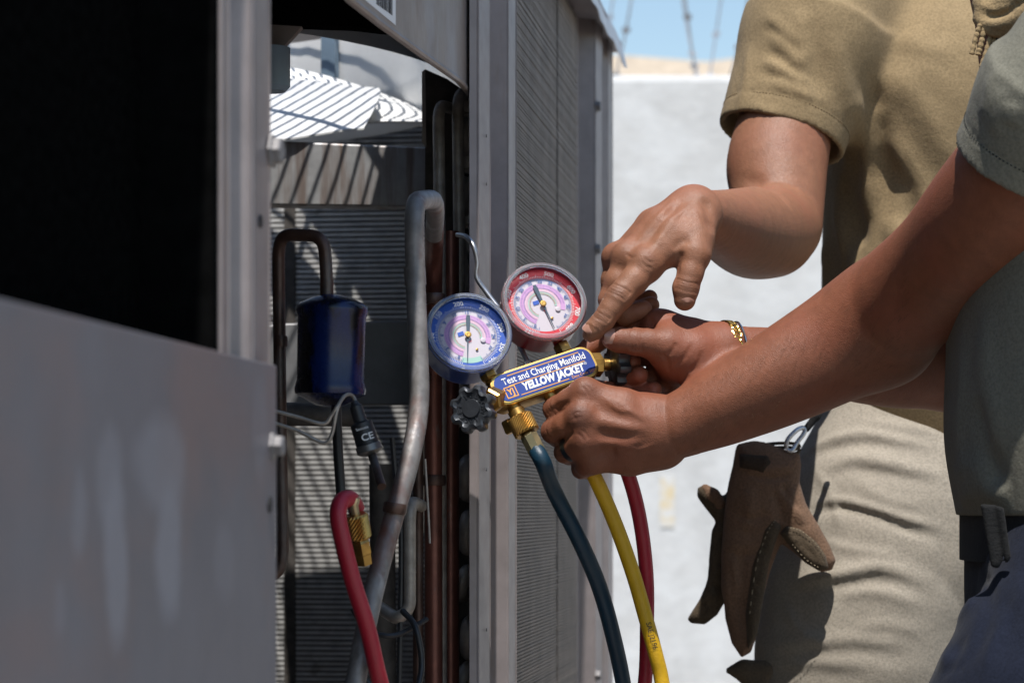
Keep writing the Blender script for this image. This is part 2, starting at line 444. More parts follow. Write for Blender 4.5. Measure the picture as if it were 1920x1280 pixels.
M_galv = mk('stained galvanised steel', (0.34, 0.34, 0.34), 0.5, 0.45, var=0.15, vs=40, second=(0.20, 0.16, 0.14), mixs=(45, 45, 4), lo=0.45, hi=0.6, third=(0.30, 0.20, 0.13), ts=(60, 60, 7), thr=(0.62, 0.7), rvar=0.15)
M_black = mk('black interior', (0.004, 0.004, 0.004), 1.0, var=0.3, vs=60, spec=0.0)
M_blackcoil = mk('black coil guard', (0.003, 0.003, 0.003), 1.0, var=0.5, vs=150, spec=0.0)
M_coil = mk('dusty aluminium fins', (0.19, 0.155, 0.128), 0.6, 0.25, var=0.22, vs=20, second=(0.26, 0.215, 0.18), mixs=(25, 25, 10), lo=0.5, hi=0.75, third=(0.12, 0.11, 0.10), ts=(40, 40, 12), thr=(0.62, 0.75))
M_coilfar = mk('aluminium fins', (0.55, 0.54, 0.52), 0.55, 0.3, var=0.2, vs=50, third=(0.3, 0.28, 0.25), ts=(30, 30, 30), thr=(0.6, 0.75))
M_coilgap = mk('fin gap', (0.095, 0.08, 0.068), 0.8)
M_tsheet = mk('dirty tube sheet', (0.075, 0.066, 0.058), 0.7, 0.2, var=0.4, vs=60)
M_copperd = mk('grimy copper', (0.075, 0.042, 0.032), 0.45, 0.5, var=0.35, vs=40, second=(0.10, 0.09, 0.085), mixs=(30, 30, 12), lo=0.5, hi=0.65, rvar=0.2)
M_copperr = mk('red brown copper', (0.15, 0.055, 0.04), 0.4, 0.5, var=0.3, vs=35, third=(0.16, 0.13, 0.12), ts=(60, 60, 20), thr=(0.62, 0.75), rvar=0.15)
M_cgrey = mk('dusty copper pipe', (0.20, 0.185, 0.175), 0.5, 0.3, var=0.35, vs=45, bump=0.4, bs=120, second=(0.15, 0.062, 0.045), mixs=(16, 16, 9), lo=0.56, hi=0.70, third=(0.33, 0.32, 0.32), ts=(40, 40, 22), thr=(0.55, 0.68), rvar=0.15)
M_ubend = mk('coil return bend', (0.34, 0.30, 0.26), 0.55, 0.5, var=0.3, vs=60)
M_blue = mk('dark blue enamel', (0.003, 0.011, 0.065), 0.27, 0.0, var=0.2, vs=40, spec=0.45, third=(0.003, 0.003, 0.006), ts=(34, 34, 11), thr=(0.50, 0.60), rvar=0.12)
M_fanw = mk('aluminium fan blade', (0.66, 0.66, 0.65), 0.5, 0.3, var=0.08, vs=25)
M_shroud = mk('white fan shroud', (0.68, 0.68, 0.67), 0.6, 0.0, var=0.08, vs=12)
M_motor = mk('motor blue grey', (0.16, 0.22, 0.28), 0.5, 0.1, var=0.15)
M_steel = mk('steel', (0.45, 0.45, 0.46), 0.35, 0.9, var=0.2, vs=80)
M_screw = mk('dull zinc', (0.20, 0.19, 0.19), 0.6, 0.3, var=0.2, vs=80)
M_blkp = mk('black plastic', (0.02, 0.02, 0.022), 0.45, var=0.25, vs=80)
M_brass = mk('brass', (0.50, 0.30, 0.085), 0.38, 0.95, var=0.2, vs=60, second=(0.30, 0.17, 0.06), mixs=(70, 70, 70), lo=0.5, hi=0.7, rvar=0.1)
M_white = mk('white print', (0.75, 0.75, 0.75), 0.6)
M_ink = mk('black ink', (0.015, 0.015, 0.018), 0.6)

# ------------------------------------------------------------------ setting
def sheet(name, x0, x1, y0, y1, z, m):
    mb = MB().add([(x0, y0, z), (x1, y0, z), (x1, y1, z), (x0, y1, z)], [(0, 1, 2, 3)])
    o = mb.build(name, m); o['kind'] = 'structure'; return o
sheet('ground', -900, 900, -300, 1500, 0.0, M_dirt)
# far sandy ridge
mb = MB(); xs = np.linspace(-120, 160, 90); rows = []
for j, (yy, hh) in enumerate(((55, 0), (60, 8.2), (66, 13.2), (72, 14.5), (90, 0))):
    for x in xs: mb.v.append((x, yy+math.sin(x*.3)*.5, hh*(1+0.012*math.sin(x*.35+j)+0.008*math.sin(x*.9))))
n = len(xs)
mb.f = [(j*n+i, j*n+i+1, (j+1)*n+i+1, (j+1)*n+i) for j in range(4) for i in range(n-1)]
o = mb.build('hill', M_sand, smooth=True); o['kind'] = 'structure'

# ------------------------------------------------------------------ concrete wall with concertina wire
YW = 9.0
wl = empty('concrete_wall', Matrix.Translation((0.6, YW, 0)), 'tall pale concrete blast wall behind the two people', 'wall')
ztop = CZ+(HOR-140)/FPX*YW
xw = [(-6.0, -3.46), (-3.45, -0.46), (-0.45, 2.55), (2.56, 6.0)]
for a, b in xw:
    mb = MB().box(a, b, 0, 0.28, 0, ztop)
    mb.build('wall_panel', M_concrete, wl, bevel=0.025)
M_ochre = mk('faded ochre paint', (0.62, 0.50, 0.30), 0.9, second=(0.60, 0.59, 0.575), mixs=(18, 18, 18), lo=0.42, hi=0.6)
a = W(1238, 988, YW); b = W(1264, 890, YW)
MB().box(a.x-0.6, b.x-0.6, -0.004, 0.0, a.z, b.z).build('paint_mark', M_ochre, wl)
cw = empty('concertina_wire', Matrix.Translation((0.5, YW+0.46, ztop-0.02)), 'grey concertina razor wire coiled along the top of the concrete wall', 'razor wire')
def helix(x0, turns, pitch, r, ph, sgn):
    pts = []
    for i in range(int(turns*40)+1):
        t = i/40; a = 2*math.pi*t*sgn+ph
        pts.append((x0+t*pitch, r*0.8*math.sin(a), r*1.02-r*math.cos(a)))
    return pts
for k, (ph, sg) in enumerate(((0.0, 1), (0.9, -1))):
    pts = helix(-2.4, 11, 0.44, 0.46, ph, sg)
    MB().tube(pts, 0.0045, 5).build('wire_coil', M_wire, cw, smooth=True)
    mb = MB()
    for i in range(2, len(pts)-2, 3):
        p = Vector(pts[i]); d = (Vector(pts[i+1])-Vector(pts[i-1])).normalized(); M = Matrix.Translation(p) @ zto(d)
        mb.box(-0.016, 0.016, -0.0012, 0.0012, -0.011, 0.011, M)
    o = mb.build('barbs', M_wire, cw); o['kind'] = 'stuff'

# ------------------------------------------------------------------ the condensing unit
unit = empty('condensing_unit', UM, 'large weathered grey outdoor condensing unit with an open side panel', 'air conditioner')
def part(name, mb, m, parent=None, smooth=False, bevel=0, world=True):
    par = parent or unit
    M = UMI if world else None
    if parent is not None:                     # parent part built at the unit's origin (world mesh): identity
        M = None if world else None
    return mb.build(name, m, par, M, smooth, bevel)
def plate(poly, Y, th):                        # polygon of photo points standing at depth Y, th metres thick
    pts = [W(px, py, Y) for px, py in poly]; n = len(pts)
    bk = [p+Vector((0, th, 0)) for p in pts]
    return MB().add(pts+bk, [tuple(range(n)), tuple(range(2*n-1, n-1, -1))]+[(i, n+i, n+(i+1) % n, (i+1) % n) for i in range(n)])
def pipe(name, pts, r, m, fil=0.03, parent=None, n=14):
    P = [W(*p) for p in pts]; Y = sum(p[2] for p in pts)/len(pts)
    return part(name, MB().tube(fillet(P, fil, 7), r*Y/FPX, n), m, parent, smooth=True)
def lbox(x0, x1, y0, y1, z0, z1): return MB().box(x0, x1, y0, y1, z0, z1)
ZR = CZ+0.665                                    # roof height
yN, yF = -1.65, fy(1146)
# outer skins
part('back_panel', lbox(-1.10, -1.08, yN, yF, 0.08, ZR-0.01), M_paint, world=False)
part('end_panel', lbox(-1.08, -0.01, yN, yN+0.012, 0.08, ZR-0.01), M_paint, world=False)
part('base_pan', lbox(-1.10, 0.0, yN, yF, 0.03, 0.08), M_paint, world=False)
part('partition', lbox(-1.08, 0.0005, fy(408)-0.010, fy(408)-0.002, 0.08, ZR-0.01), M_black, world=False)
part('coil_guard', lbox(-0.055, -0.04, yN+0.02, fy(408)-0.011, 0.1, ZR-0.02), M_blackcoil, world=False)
# near lower panel, with screws
M_panel = mk('panel paint', (0.150, 0.143, 0.158), 0.5, 0.15, var=0.10, vs=7, second=(0.167, 0.163, 0.182), mixs=(9, 9, 3), lo=0.45, hi=0.7, third=(0.21, 0.145, 0.135), ts=(5, 4.2, 5.5), thr=(0.48, 0.74), bump=0.12, bs=260, rvar=0.12)
def smears(m, blobs, col):                        # pale rubbed patches, each an elongated drop on the sheet
    n = m.node_tree.nodes; l = m.node_tree.links; b = n['Principled BSDF']; src = b.inputs['Base Color'].links[0].from_socket
    tc = n.new('ShaderNodeTexCoord'); tn = n.new('ShaderNodeTexNoise'); tn.inputs['Scale'].default_value = 26; l.new(tc.outputs['Object'], tn.inputs['Vector'])
    sc1 = n.new('ShaderNodeVectorMath'); sc1.operation = 'SCALE'; sc1.inputs['Scale'].default_value = 0.022; l.new(tn.outputs['Color'], sc1.inputs[0])
    ad = n.new('ShaderNodeVectorMath'); ad.operation = 'ADD'; l.new(tc.outputs['Object'], ad.inputs[0]); l.new(sc1.outputs[0], ad.inputs[1])
    for (y, z, ry, rz, amt) in blobs:
        mp = n.new('ShaderNodeVectorMath'); mp.operation = 'SUBTRACT'; mp.inputs[1].default_value = (0.011, y+0.011, z+0.011); l.new(ad.outputs[0], mp.inputs[0])
        m2 = n.new('ShaderNodeVectorMath'); m2.operation = 'MULTIPLY'; m2.inputs[1].default_value = (0, 1/ry, 1/rz); l.new(mp.outputs[0], m2.inputs[0])
        ln = n.new('ShaderNodeVectorMath'); ln.operation = 'LENGTH'; l.new(m2.outputs[0], ln.inputs[0])
        mr = n.new('ShaderNodeMapRange'); mr.inputs[1].default_value = 1.1; mr.inputs[2].default_value = 0.65; mr.inputs[4].default_value = amt; l.new(ln.outputs['Value'], mr.inputs[0])
        x = n.new('ShaderNodeMix'); x.data_type = 'RGBA'; l.new(mr.outputs[0], x.inputs[0]); l.new(src, x.inputs[6]); x.inputs[7].default_value = (*col, 1); src = x.outputs[2]
    l.new(src, b.inputs['Base Color'])
def sm(px0, px1, py0, py1, amt):
    y0, y1 = fy(px0, .006), fy(px1, .006); pm = (px0+px1)/2; z0, z1 = zat(pm, py1, .006), zat(pm, py0, .006)
    return ((y0+y1)/2, (z0+z1)/2, abs(y1-y0)/2, (z1-z0)/2, amt)
smears(M_panel, [sm(178, 232, 800, 1010, 0.55), sm(192, 238, 880, 1220, 0.8), sm(250, 350, 770, 960, 0.6), sm(285, 342, 880, 1180, 0.85), sm(135, 162, 860, 1070, 0.5), sm(98, 120, 1100, 1190, 0.35), sm(400, 440, 960, 1130, 0.25), sm(470, 500, 700, 900, 0.25)], (0.228, 0.228, 0.256))
zp = zat(300, 638)
p = lbox(0.0045, 0.0065, yN, fy(517, 0.006), 0.06, zp); lp = part('lower_panel', p, M_panel, world=False, bevel=0.0006)
def screw(y, z, x, parent, r=0.0065):
    M = Matrix.Translation((x, y, z)) @ zto((1, 0, 0))
    return MB().lathe([(r*1.35, 0), (r*1.35, 0.0015), (r, 0.002), (r, 0.006), (r*0.8, 0.007)], 6, M).build('screw', M_screw, parent)
screw(fy(512, 0.006)-0.004, zat(512, 836, 0.006), 0.0065, lp)
screw(fy(510, 0.006)-0.004, zat(510, 1180, 0.006)-0.06, 0.0065, lp)
MB().lathe([(0.005, 0), (0.005, 0.0008)], 10, Matrix.Translation((0.0066, fy(503, 0.006), zat(503, 945, 0.006))) @ zto((1, 0, 0))).build('screw_hole', M_ink, lp)
# near corner post: folded profile
def foldpost(name, prof, z0, z1, m):             # prof: open polyline (x,y) with thickness
    t = 0.0016; mb = MB()
    for (a, b) in zip(prof[:-1], prof[1:]):
        d = Vector((b[0]-a[0], b[1]-a[1])).normalized(); nx, ny = -d.y*t, d.x*t
        mb.prism([(a[0]-d.x*t*.5, a[1]-d.y*t*.5), (b[0]+d.x*t*.5, b[1]+d.y*t*.5), (b[0]+nx+d.x*t*.5, b[1]+ny+d.y*t*.5), (a[0]+nx-d.x*t*.5, a[1]+ny-d.y*t*.5)], z0, z1)
    return part(name, mb, m, world=False)
f = lambda a, o=0.0: fy(a, o)
p1 = foldpost('corner_post', [(-0.003, f(409)), (0.001, f(410)), (0.001, f(426)), (-0.009, f(434)), (-0.009, f(452)), (0.002, f(461)), (0.002, f(468)), (-0.005, f(472)), (-0.001, f(482)), (-0.001, f(508)), (-0.03, f(508))], 0.08, ZR-0.012, M_paintl)
screw(fy(506)+0.004, zat(508, 283), 0.0, p1, 0.008)
MB().lathe([(0.004, 0), (0.004, 0.0008)], 10, Matrix.Translation((-0.0006, fy(490), zat(490, 415))) @ zto((1, 0, 0))).build('screw_hole', M_ink, p1)
# middle post
p2 = foldpost('middle_post', [(-0.008, f(898)), (-0.001, f(899)), (0.001, f(917)), (-0.013, f(921)), (-0.013, f(944)), (0.003, f(947)), (0.003, f(962)), (-0.02, f(962))], 0.08, ZR-0.012, M_paintl)
for px, py in ((931, 452), (940, 1095)): screw(fy(px, -0.012), zat(px, py, -0.012), -0.012, p2)
nm = Matrix.Translation((-0.012, fy(938, -0.012), zat(938, 1210, -0.012))) @ zto((1, 0, 0))
MB().lathe([(0.007, 0), (0.0075, 0.012), (0.004, 0.0125), (0.004, 0.004)], 12, nm).build('stud_nut', M_blkp, p2)
for py in (255, 345, 640, 880, 1180): MB().lathe([(0.0016, 0), (0.0016, 0.0006)], 8, Matrix.Translation((0.0013, fy(909), zat(909, py))) @ zto((1, 0, 0))).build('screw_hole', M_ink, p2)
# side coil: backing and stacked fins
yc0, yc1 = f(963), f(1103)
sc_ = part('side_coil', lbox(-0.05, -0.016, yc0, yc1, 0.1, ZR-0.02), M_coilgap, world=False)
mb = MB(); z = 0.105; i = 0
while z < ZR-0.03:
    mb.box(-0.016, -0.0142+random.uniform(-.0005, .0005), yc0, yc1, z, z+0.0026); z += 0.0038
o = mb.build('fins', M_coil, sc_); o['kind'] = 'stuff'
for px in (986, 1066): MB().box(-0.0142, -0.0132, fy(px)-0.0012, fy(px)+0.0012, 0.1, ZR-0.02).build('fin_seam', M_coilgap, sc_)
# far corner post
p3 = foldpost('far_post', [(-0.05, f(1103)), (-0.02, f(1103)), (-0.02, f(1114)), (0.0, f(1116)), (0.004, f(1124)), (-0.006, f(1127)), (-0.006, f(1134)), (0.003, f(1136)), (0.003, f(1144)), (-0.06, f(1144))], 0.08, ZR-0.006, M_paintl)
for py in (200, 467, 1265): screw(fy(1117), zat(1117, py), 0.0, p3, 0.007)
# header over the opening, with a torn barcode label
hp = [(890, 182), (862, 150), (780, 92), (715, 44), (660, 0), (560, -105), (480, -190)]
poly = [(fy(px, -0.012), zat(px, py, -0.012)) for px, py in hp]
poly = [(fy(897, -0.012), zat(890, 182, -0.012)-0.002)]+poly+[(f(511), poly[-1][1]), (f(511), ZR-0.012), (fy(897, -0.012), ZR-0.012)]
Mx = Matrix(((0, 0, 1, 0), (1, 0, 0, 0), (0, 1, 0, 0), (0, 0, 0, 1)))
hd = part('header_panel', MB().prism(poly, -0.014, -0.012, Mx), M_header, world=False)
MB().tube([(-0.0135, y, z) for y, z in poly[0:8]], 0.0032, 8).build('rolled_edge', M_header, hd, smooth=True)
# label: built on the header plane
lb = [(fy(px, -0.0115), zat(px, py, -0.0115)) for px, py in ((742, 48), (742, -60), (640, -140), (640, -42), (690, 5))]
lab = MB().prism(lb, -0.0119, -0.0115, Mx).build('rating_label', M_white, hd)
mb = MB(); yA = fy(737, -0.0113); yB = fy(706, -0.0113); y = yB
random.seed(3)
while y < yA-0.001:
    wd = random.choice((0.0008, 0.0012, 0.002, 0.003)); t = (y-yB)/(yA-yB)
    zt = zat(706+31*t, 8+22*t, -0.0113)
    mb.box(-0.0114, -0.0112, y, y+wd, zt, zt+0.012); y += wd+random.choice((0.001, 0.0015, 0.0024))
mb.box(-0.0114, -0.0112, fy(670, -.0113), yA, zat(700, 30, -.0113)-0.0005, zat(700, 30, -.0113)) if False else None
o = mb.build('barcode', M_ink, hd); o['kind'] = 'stuff'
# roof with a round fan opening
C0 = Vector((-0.53, 0.40)); RH = 0.42
mb = MB(); n = 64
ring = [(C0.x+RH*math.cos(2*math.pi*i/n), C0.y+RH*math.sin(2*math.pi*i/n)) for i in range(n)]
x0, x1, y0, y1 = -1.115, 0.014, yN, yF+0.02
def edge(a):
    dx, dy = math.cos(a), math.sin(a); ts = []
    if dx > 1e-9: ts.append((x1-C0.x)/dx)
    if dx < -1e-9: ts.append((x0-C0.x)/dx)
    if dy > 1e-9: ts.append((y1-C0.y)/dy)
    if dy < -1e-9: ts.append((y0-C0.y)/dy)
    t = min(ts); return (C0.x+t*dx, C0.y+t*dy)
angs = sorted([2*math.pi*i/n for i in range(n)]+[math.atan2(b-C0.y, a-C0.x) % (2*math.pi) for a in (x0, x1) for b in (y0, y1)])
inn = [(C0.x+RH*math.cos(a), C0.y+RH*math.sin(a)) for a in angs]; out = [edge(a) for a in angs]; k = len(angs)
vs = [(x, y, ZR) for x, y in inn]+[(x, y, ZR) for x, y in out]+[(x, y, ZR-0.01) for x, y in inn]+[(x, y, ZR-0.01) for x, y in out]
fs = []
for i in range(k):
    j = (i+1) % k
    fs += [(i, j, k+j, k+i), (2*k+i, 3*k+i, 3*k+j, 2*k+j), (i, 2*k+i, 2*k+j, j), (k+i, k+j, 3*k+j, 3*k+i)]
rf = MB().add(vs, fs).build('roof', M_paint, unit)
# roof lip with a bent corner
mb = MB(); lipx = 0.018; N = 60
ys = np.linspace(fy(880), yF+0.016, N); top = []; bot = []
for y in ys:
    t = max(0, (y-(yF-0.13))/0.16); wv = 0.0006*math.sin(y*60)+0.0010*math.sin(y*23+1)
    top.append((0.013+wv*.3, y, ZR+0.004)); bot.append((lipx+wv+0.006*t*t, y, ZR-0.028-0.010*t+wv+0.03*max(0, t-.75)))
vs = top+bot+[(x-0.0015, y, z) for x, y, z in bot]+[(x-0.0015, y, z-.001) for x, y, z in top]
fs = [(r*N+i, r*N+i+1, ((r+1) % 4)*N+i+1, ((r+1) % 4)*N+i) for r in range(4) for i in range(N-1)]
MB().add(vs, fs).build('roof_lip', M_edge, rf, smooth=True)
# fan guard
fg = MB().lathe([(RH+0.012, 0), (RH+0.012, 0.006), (RH-0.002, 0.006), (RH-0.002, 0)], 64, Matrix.Translation((C0.x, C0.y, ZR+0.002)), close=False).build('fan_guard', M_steel, unit, smooth=True)
for r in np.arange(0.05, RH-0.005, 0.0145):
    pts = [(C0.x+r*math.cos(2*math.pi*i/48), C0.y+r*math.sin(2*math.pi*i/48), ZR+0.012+0.02*(1-(r/RH)**2)) for i in range(49)]
    MB().tube(pts, 0.0019, 5, False).build('guard_ring', M_steel, fg, smooth=True)
for i in range(4):
    a = math.pi*i/4+0.35
    pts = [(C0.x+t*RH*math.cos(a), C0.y+t*RH*math.sin(a), ZR+0.008+0.02*(1-t*t)) for t in np.linspace(-1, 1, 15)]
    MB().tube(pts, 0.004, 6).build('guard_rod', M_steel, fg, smooth=True)
# shroud ring below the roof
zs0, zs1 = ZR-0.20, ZR-0.075
MB().lathe([(RH+0.03, zs0), (RH+0.005, zs0+0.03), (RH, zs0+0.05), (RH, zs1), (RH+0.002, zs1), (RH+0.002, zs0+0.05), (RH+0.007, zs0+0.03), (RH+0.032, zs0)], 72, Matrix.Translation((C0.x, C0.y, 0)), close=False).build('fan_shroud', M_shroud, unit, smooth=True)
for a in (1.0, 1.9, 4.0, 5.2):
    MB().box(-0.012, 0.012, -0.004, 0.004, zs0+0.06, ZR-0.012, Matrix.Translation((C0.x+(RH-0.006)*math.cos(a), C0.y+(RH-0.006)*math.sin(a), 0)) @ Matrix.Rotation(a+math.pi/2, 4, 'Z')).build('shroud_strap', M_motor, unit)
# fan: motor, hub, blades
zh = ZR-0.215
fn_ = MB().lathe([(0.0, zh-0.13), (0.062, zh-0.13), (0.075, zh-0.115), (0.075, zh-0.03), (0.06, zh-0.015), (0.0, zh-0.015)], 28, Matrix.Translation((C0.x, C0.y, 0)), close=False).build('fan', M_motor, unit, smooth=True)
for b in range(3):
    a0 = b*2*math.pi/3+math.radians(10); mb = MB(); nr, nc = 14, 9; vs = []
    for sd_ in (0, 1):
        for i in range(nr):
            t = i/(nr-1); r = 0.07+t*(0.35-0.07); half = 0.30+0.28*math.sin(math.pi*min(1, t*1.05)**0.8)
            tw = math.radians(38-12*t)
            for j in range(nc):
                s = j/(nc-1)*2-1; an = a0+s*half*(0.85+0.15*t); cam_ = 0.018*(1-s*s)
                vs.append((C0.x+r*math.cos(an), C0.y+r*math.sin(an), zh+s*half*r*math.tan(tw)*0.75+cam_-sd_*0.002))
    fs = []; K = nr*nc
    for i in range(nr-1):
        for j in range(nc-1):
            a = i*nc+j; fs += [(a, a+1, a+nc+1, a+nc), (K+a, K+a+nc, K+a+nc+1, K+a+1)]
    for i in range(nr-1):
        a = i*nc; fs += [(a, a+nc, K+a+nc, K+a), (a+nc-1, K+a+nc-1, K+a+2*nc-1, a+2*nc-1)]
    for j in range(nc-1):
        a = (nr-1)*nc+j; fs += [(a, a+1, K+a+1, K+a)]; fs += [(j, K+j, K+j+1, j+1)]
    MB().add(vs, fs).build('blade', M_fanw, fn_, smooth=True)
# far coil (end wall of the compartment)
yE = 0.90
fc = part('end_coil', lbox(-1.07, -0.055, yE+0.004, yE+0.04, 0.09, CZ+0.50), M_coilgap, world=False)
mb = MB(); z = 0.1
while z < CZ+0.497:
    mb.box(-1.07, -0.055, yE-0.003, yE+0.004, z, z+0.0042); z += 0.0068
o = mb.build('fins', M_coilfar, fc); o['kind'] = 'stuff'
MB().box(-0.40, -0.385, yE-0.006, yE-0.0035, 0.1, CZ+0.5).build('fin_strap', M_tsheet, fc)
# corrugated deflector sheet under the fan, seen edge on
NU, NV = 40, 96; vs = []
for side in (0, 1):
    for i in range(NU):
        u = i/(NU-1); px = 470+335*u
        top = W(px+8*u, 118+16*u+82*u**1.7, 2.93); bot = W(px, 228-5*math.sin(u*9)*(1-u), 2.72)
        for j in range(NV):
            v = j/(NV-1); pnt = top.lerp(bot, v); vs.append(pnt+Vector((0, -0.35, 0.9))*(0.0022*math.sin(v*2*math.pi*13)*(1-0.5*u)-side*0.0012))
K = NU*NV; fs = []
for i in range(NU-1):
    for j in range(NV-1):
        a = i*NV+j; fs += [(a, a+1, a+NV+1, a+NV), (K+a, K+a+NV, K+a+NV+1, K+a+1)]
for i in range(NU-1):
    a = i*NV; fs += [(a, a+NV, K+a+NV, K+a), (a+NV-1, K+a+NV-1, K+a+2*NV-1, a+2*NV-1)]
part('corrugated_sheet', MB().add(vs, fs), M_fanw, smooth=True)
# extra small lines and wires
for pts, r, m_ in (([(735, 820, 2.2), (742, 900, 2.2), (752, 1010, 2.2), (748, 1300, 2.2)], 5, M_blkp), ([(800, 640, 2.3), (790, 700, 2.28), (796, 860, 2.28), (792, 1000, 2.28)], 5, M_ubend),
                   ([(660, 1140, 2.12), (690, 1180, 2.12), (742, 1190, 2.12), (800, 1160, 2.15)], 5, M_blkp), ([(868, 450, 2.36), (875, 520, 2.36), (868, 620, 2.36), (874, 700, 2.36)], 5, M_ubend)):
    part('small_line', MB().tube(spline([W(*a) for a in pts], 8), r*2.2/FPX, 8), m_, smooth=True)
for px, py, Y, r in ((812, 560, 2.25, 23), (813, 900, 2.28, 23), (845, 640, 2.32, 18), (742, 952, 1.915, 23), (526, 640, 2.0, 13.5)):
    a = W(px, py-10, Y); b = W(px+(-3.5 if py == 952 else 0), py+10, Y); part('brazed_joint', MB().tube([a, a.lerp(b, .2), a.lerp(b, .8), b], [r*Y/FPX*.93, r*Y/FPX, r*Y/FPX, r*Y/FPX*.93], 16), M_copperd, smooth=True)
# black cross beam at the top and hanging bracket
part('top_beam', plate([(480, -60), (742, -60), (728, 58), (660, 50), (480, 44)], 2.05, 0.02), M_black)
part('hanging_bracket', plate([(500, 46), (566, 50), (512, 108), (500, 108)], 2.02, 0.012), M_header)
part('motor_can', MB().lathe([(0.0, -0.0), (0.012, 0.0), (0.016, 0.004), (0.016, 0.036)], 18, Matrix.Translation(W(508, 172, 2.0)), close=False), M_motor, smooth=True)
# cross rail
rl = part('cross_rail', plate([(470, 262), (800, 276), (806, 300), (806, 388), (470, 384)], 2.62, 0.03), M_galv, bevel=0.002)
lowr = part('lower_rail', plate([(480, 612), (530, 606), (790, 600), (790, 758), (480, 762)], 2.62, 0.02), mk('grey steel rail', (0.20, 0.20, 0.205), 0.5, 0.4, var=0.2, vs=20, rvar=0.1), bevel=0.002)
pipe('round_rail', [(470, 775, 2.3), (668, 778, 2.3)], 22, M_tsheet)
# coil tube sheet with return bends
ts = part('tube_sheet', plate([(797, 130), (838, 148), (898, 190), (898, 1600), (820, 1600), (797, 1500)], 2.40, 0.012), M_tsheet)
part('sheet_edge', plate([(791, 135), (797, 130), (799, 275), (791, 268)], 2.37, 0.004), M_header)
random.seed(5)
k = 0
for py in list(range(205, 800, 52))+[]:
    a = W(876, py, 2.395); b = W(872, py+22, 2.395)
    MB().lathe([(0.0095, 0), (0.0095, 0.01), (0.006, 0.011), (0.006, 0.02), (0.0, 0.021)], 14, Matrix.Translation(a) @ zto((0, -1, 0)), close=False).build('tube_end', M_ubend, ts, smooth=True)
def ubend(px, py, L, dx=0, lean=10, m=M_ubend, R=0.0078):
    a = W(px, py, 2.40); b = W(px+dx, py+L, 2.40); o1 = Vector((-lean/2015, -0.03, 0))
    pts = fillet([a, a+o1, b+o1, b], 0.02, 7)
    return MB().tube(pts, R, 12).build('return_bend', m, ts, smooth=True)
for px, py, L, dx in ((884, 866, 60, -2), (886, 968, 58, -3), (884, 1070, 42, -16), (888, 1165, 56, -2), (884, 1250, 60, -20), (886, 1345, 60, 0), (880, 240, 48, 2), (878, 350, 50, 0), (880, 560, 50, 0)):
    ubend(px, py, L, dx)
# capillary and liquid lines in front of the tube sheet
pipe('riser_pipe', [(850, 205, 2.38), (822, 196, 2.33), (825, 470, 2.30), (828, 1500, 2.30)], 11, M_ubend, 0.02)
pipe('riser_pipe', [(880, 175, 2.38), (858, 175, 2.34), (861, 440, 2.33), (862, 800, 2.33)], 11, M_ubend, 0.02)
pipe('suction_pipe', [(845, 434, 2.32), (845, 1600, 2.32)], 16, M_copperr)
# the big return loop
pipe('loop_pipe', [(640, 1420, 1.86), (700, 1100, 1.90), (770, 860, 1.93), (788, 760, 1.95), (778, 500, 1.97), (776, 378, 1.97), (818, 372, 2.10), (814, 440, 2.18)], 18.5, M_cgrey, 0.045, n=18)
pipe('return_pipe', [(815, 425, 2.165), (812, 500, 2.26), (812, 760, 2.28), (814, 1600, 2.28)], 17.5, M_copperr, 0.05, n=18)
part('pipe_sleeve', MB().tube([W(777, 502, 1.97), W(779, 535, 1.97)], 20.4*1.97/FPX, 18), M_cgrey, smooth=True)
pipe('lower_pipe', [(716, 870, 2.3), (722, 1600, 2.3)], 24, M_tsheet)
pipe('branch_pipe', [(800, 700, 2.26), (784, 760, 2.26), (784, 1600, 2.26)], 10, M_copperd)
pipe('branch_pipe', [(790, 948, 2.24), (768, 938, 2.2), (768, 1140, 2.2), (745, 1160, 2.2), (700, 1130, 2.24)], 12, M_ubend, 0.03)
pipe('loop_wire', [(700, 1160, 2.1), (672, 1190, 2.1), (665, 1250, 2.1), (700, 1290, 2.1), (770, 1330, 2.1), (795, 1250, 2.12), (780, 1170, 2.12), (755, 1145, 2.14)], 6, M_blkp, 0.05)
pipe('thin_wire', [(797, 860, 2.0), (803, 960, 2.0), (806, 1018, 2.0)], 2.2, M_ubend)
# liquid line to the drier
pipe('liquid_line', [(612, 600, 1.98), (612, 500, 1.98), (606, 442, 1.98), (530, 440, 1.99), (522, 470, 2.0), (526, 800, 2.0), (530, 1040, 2.0), (522, 1075, 2.0), (470, 1085, 2.0)], 12, M_copperd, 0.026)
part('flare_nut', MB().tube([W(613, 524, 1.98), W(613, 562, 1.98)], 12.6*1.98/FPX, 16), M_copperd, smooth=True)
# filter drier
b0 = W(621, 655, 1.98); S = 1.98/FPX
prof = [(0, 104), (14, 103), (40, 96), (60, 86), (67, 79), (68, 72), (64, 60), (63.5, -58), (66, -66), (67.5, -76), (66, -84), (50, -92), (28, -104), (14, -107), (0, -107)]
MDr = Matrix.Translation(b0) @ Matrix.Rotation(math.radians(1.2), 4, 'Y')
fd = part('filter_drier', MB().lathe([(r*S, z*S) for r, z in prof][::-1], 48, MDr, close=False), M_blue, smooth=True)
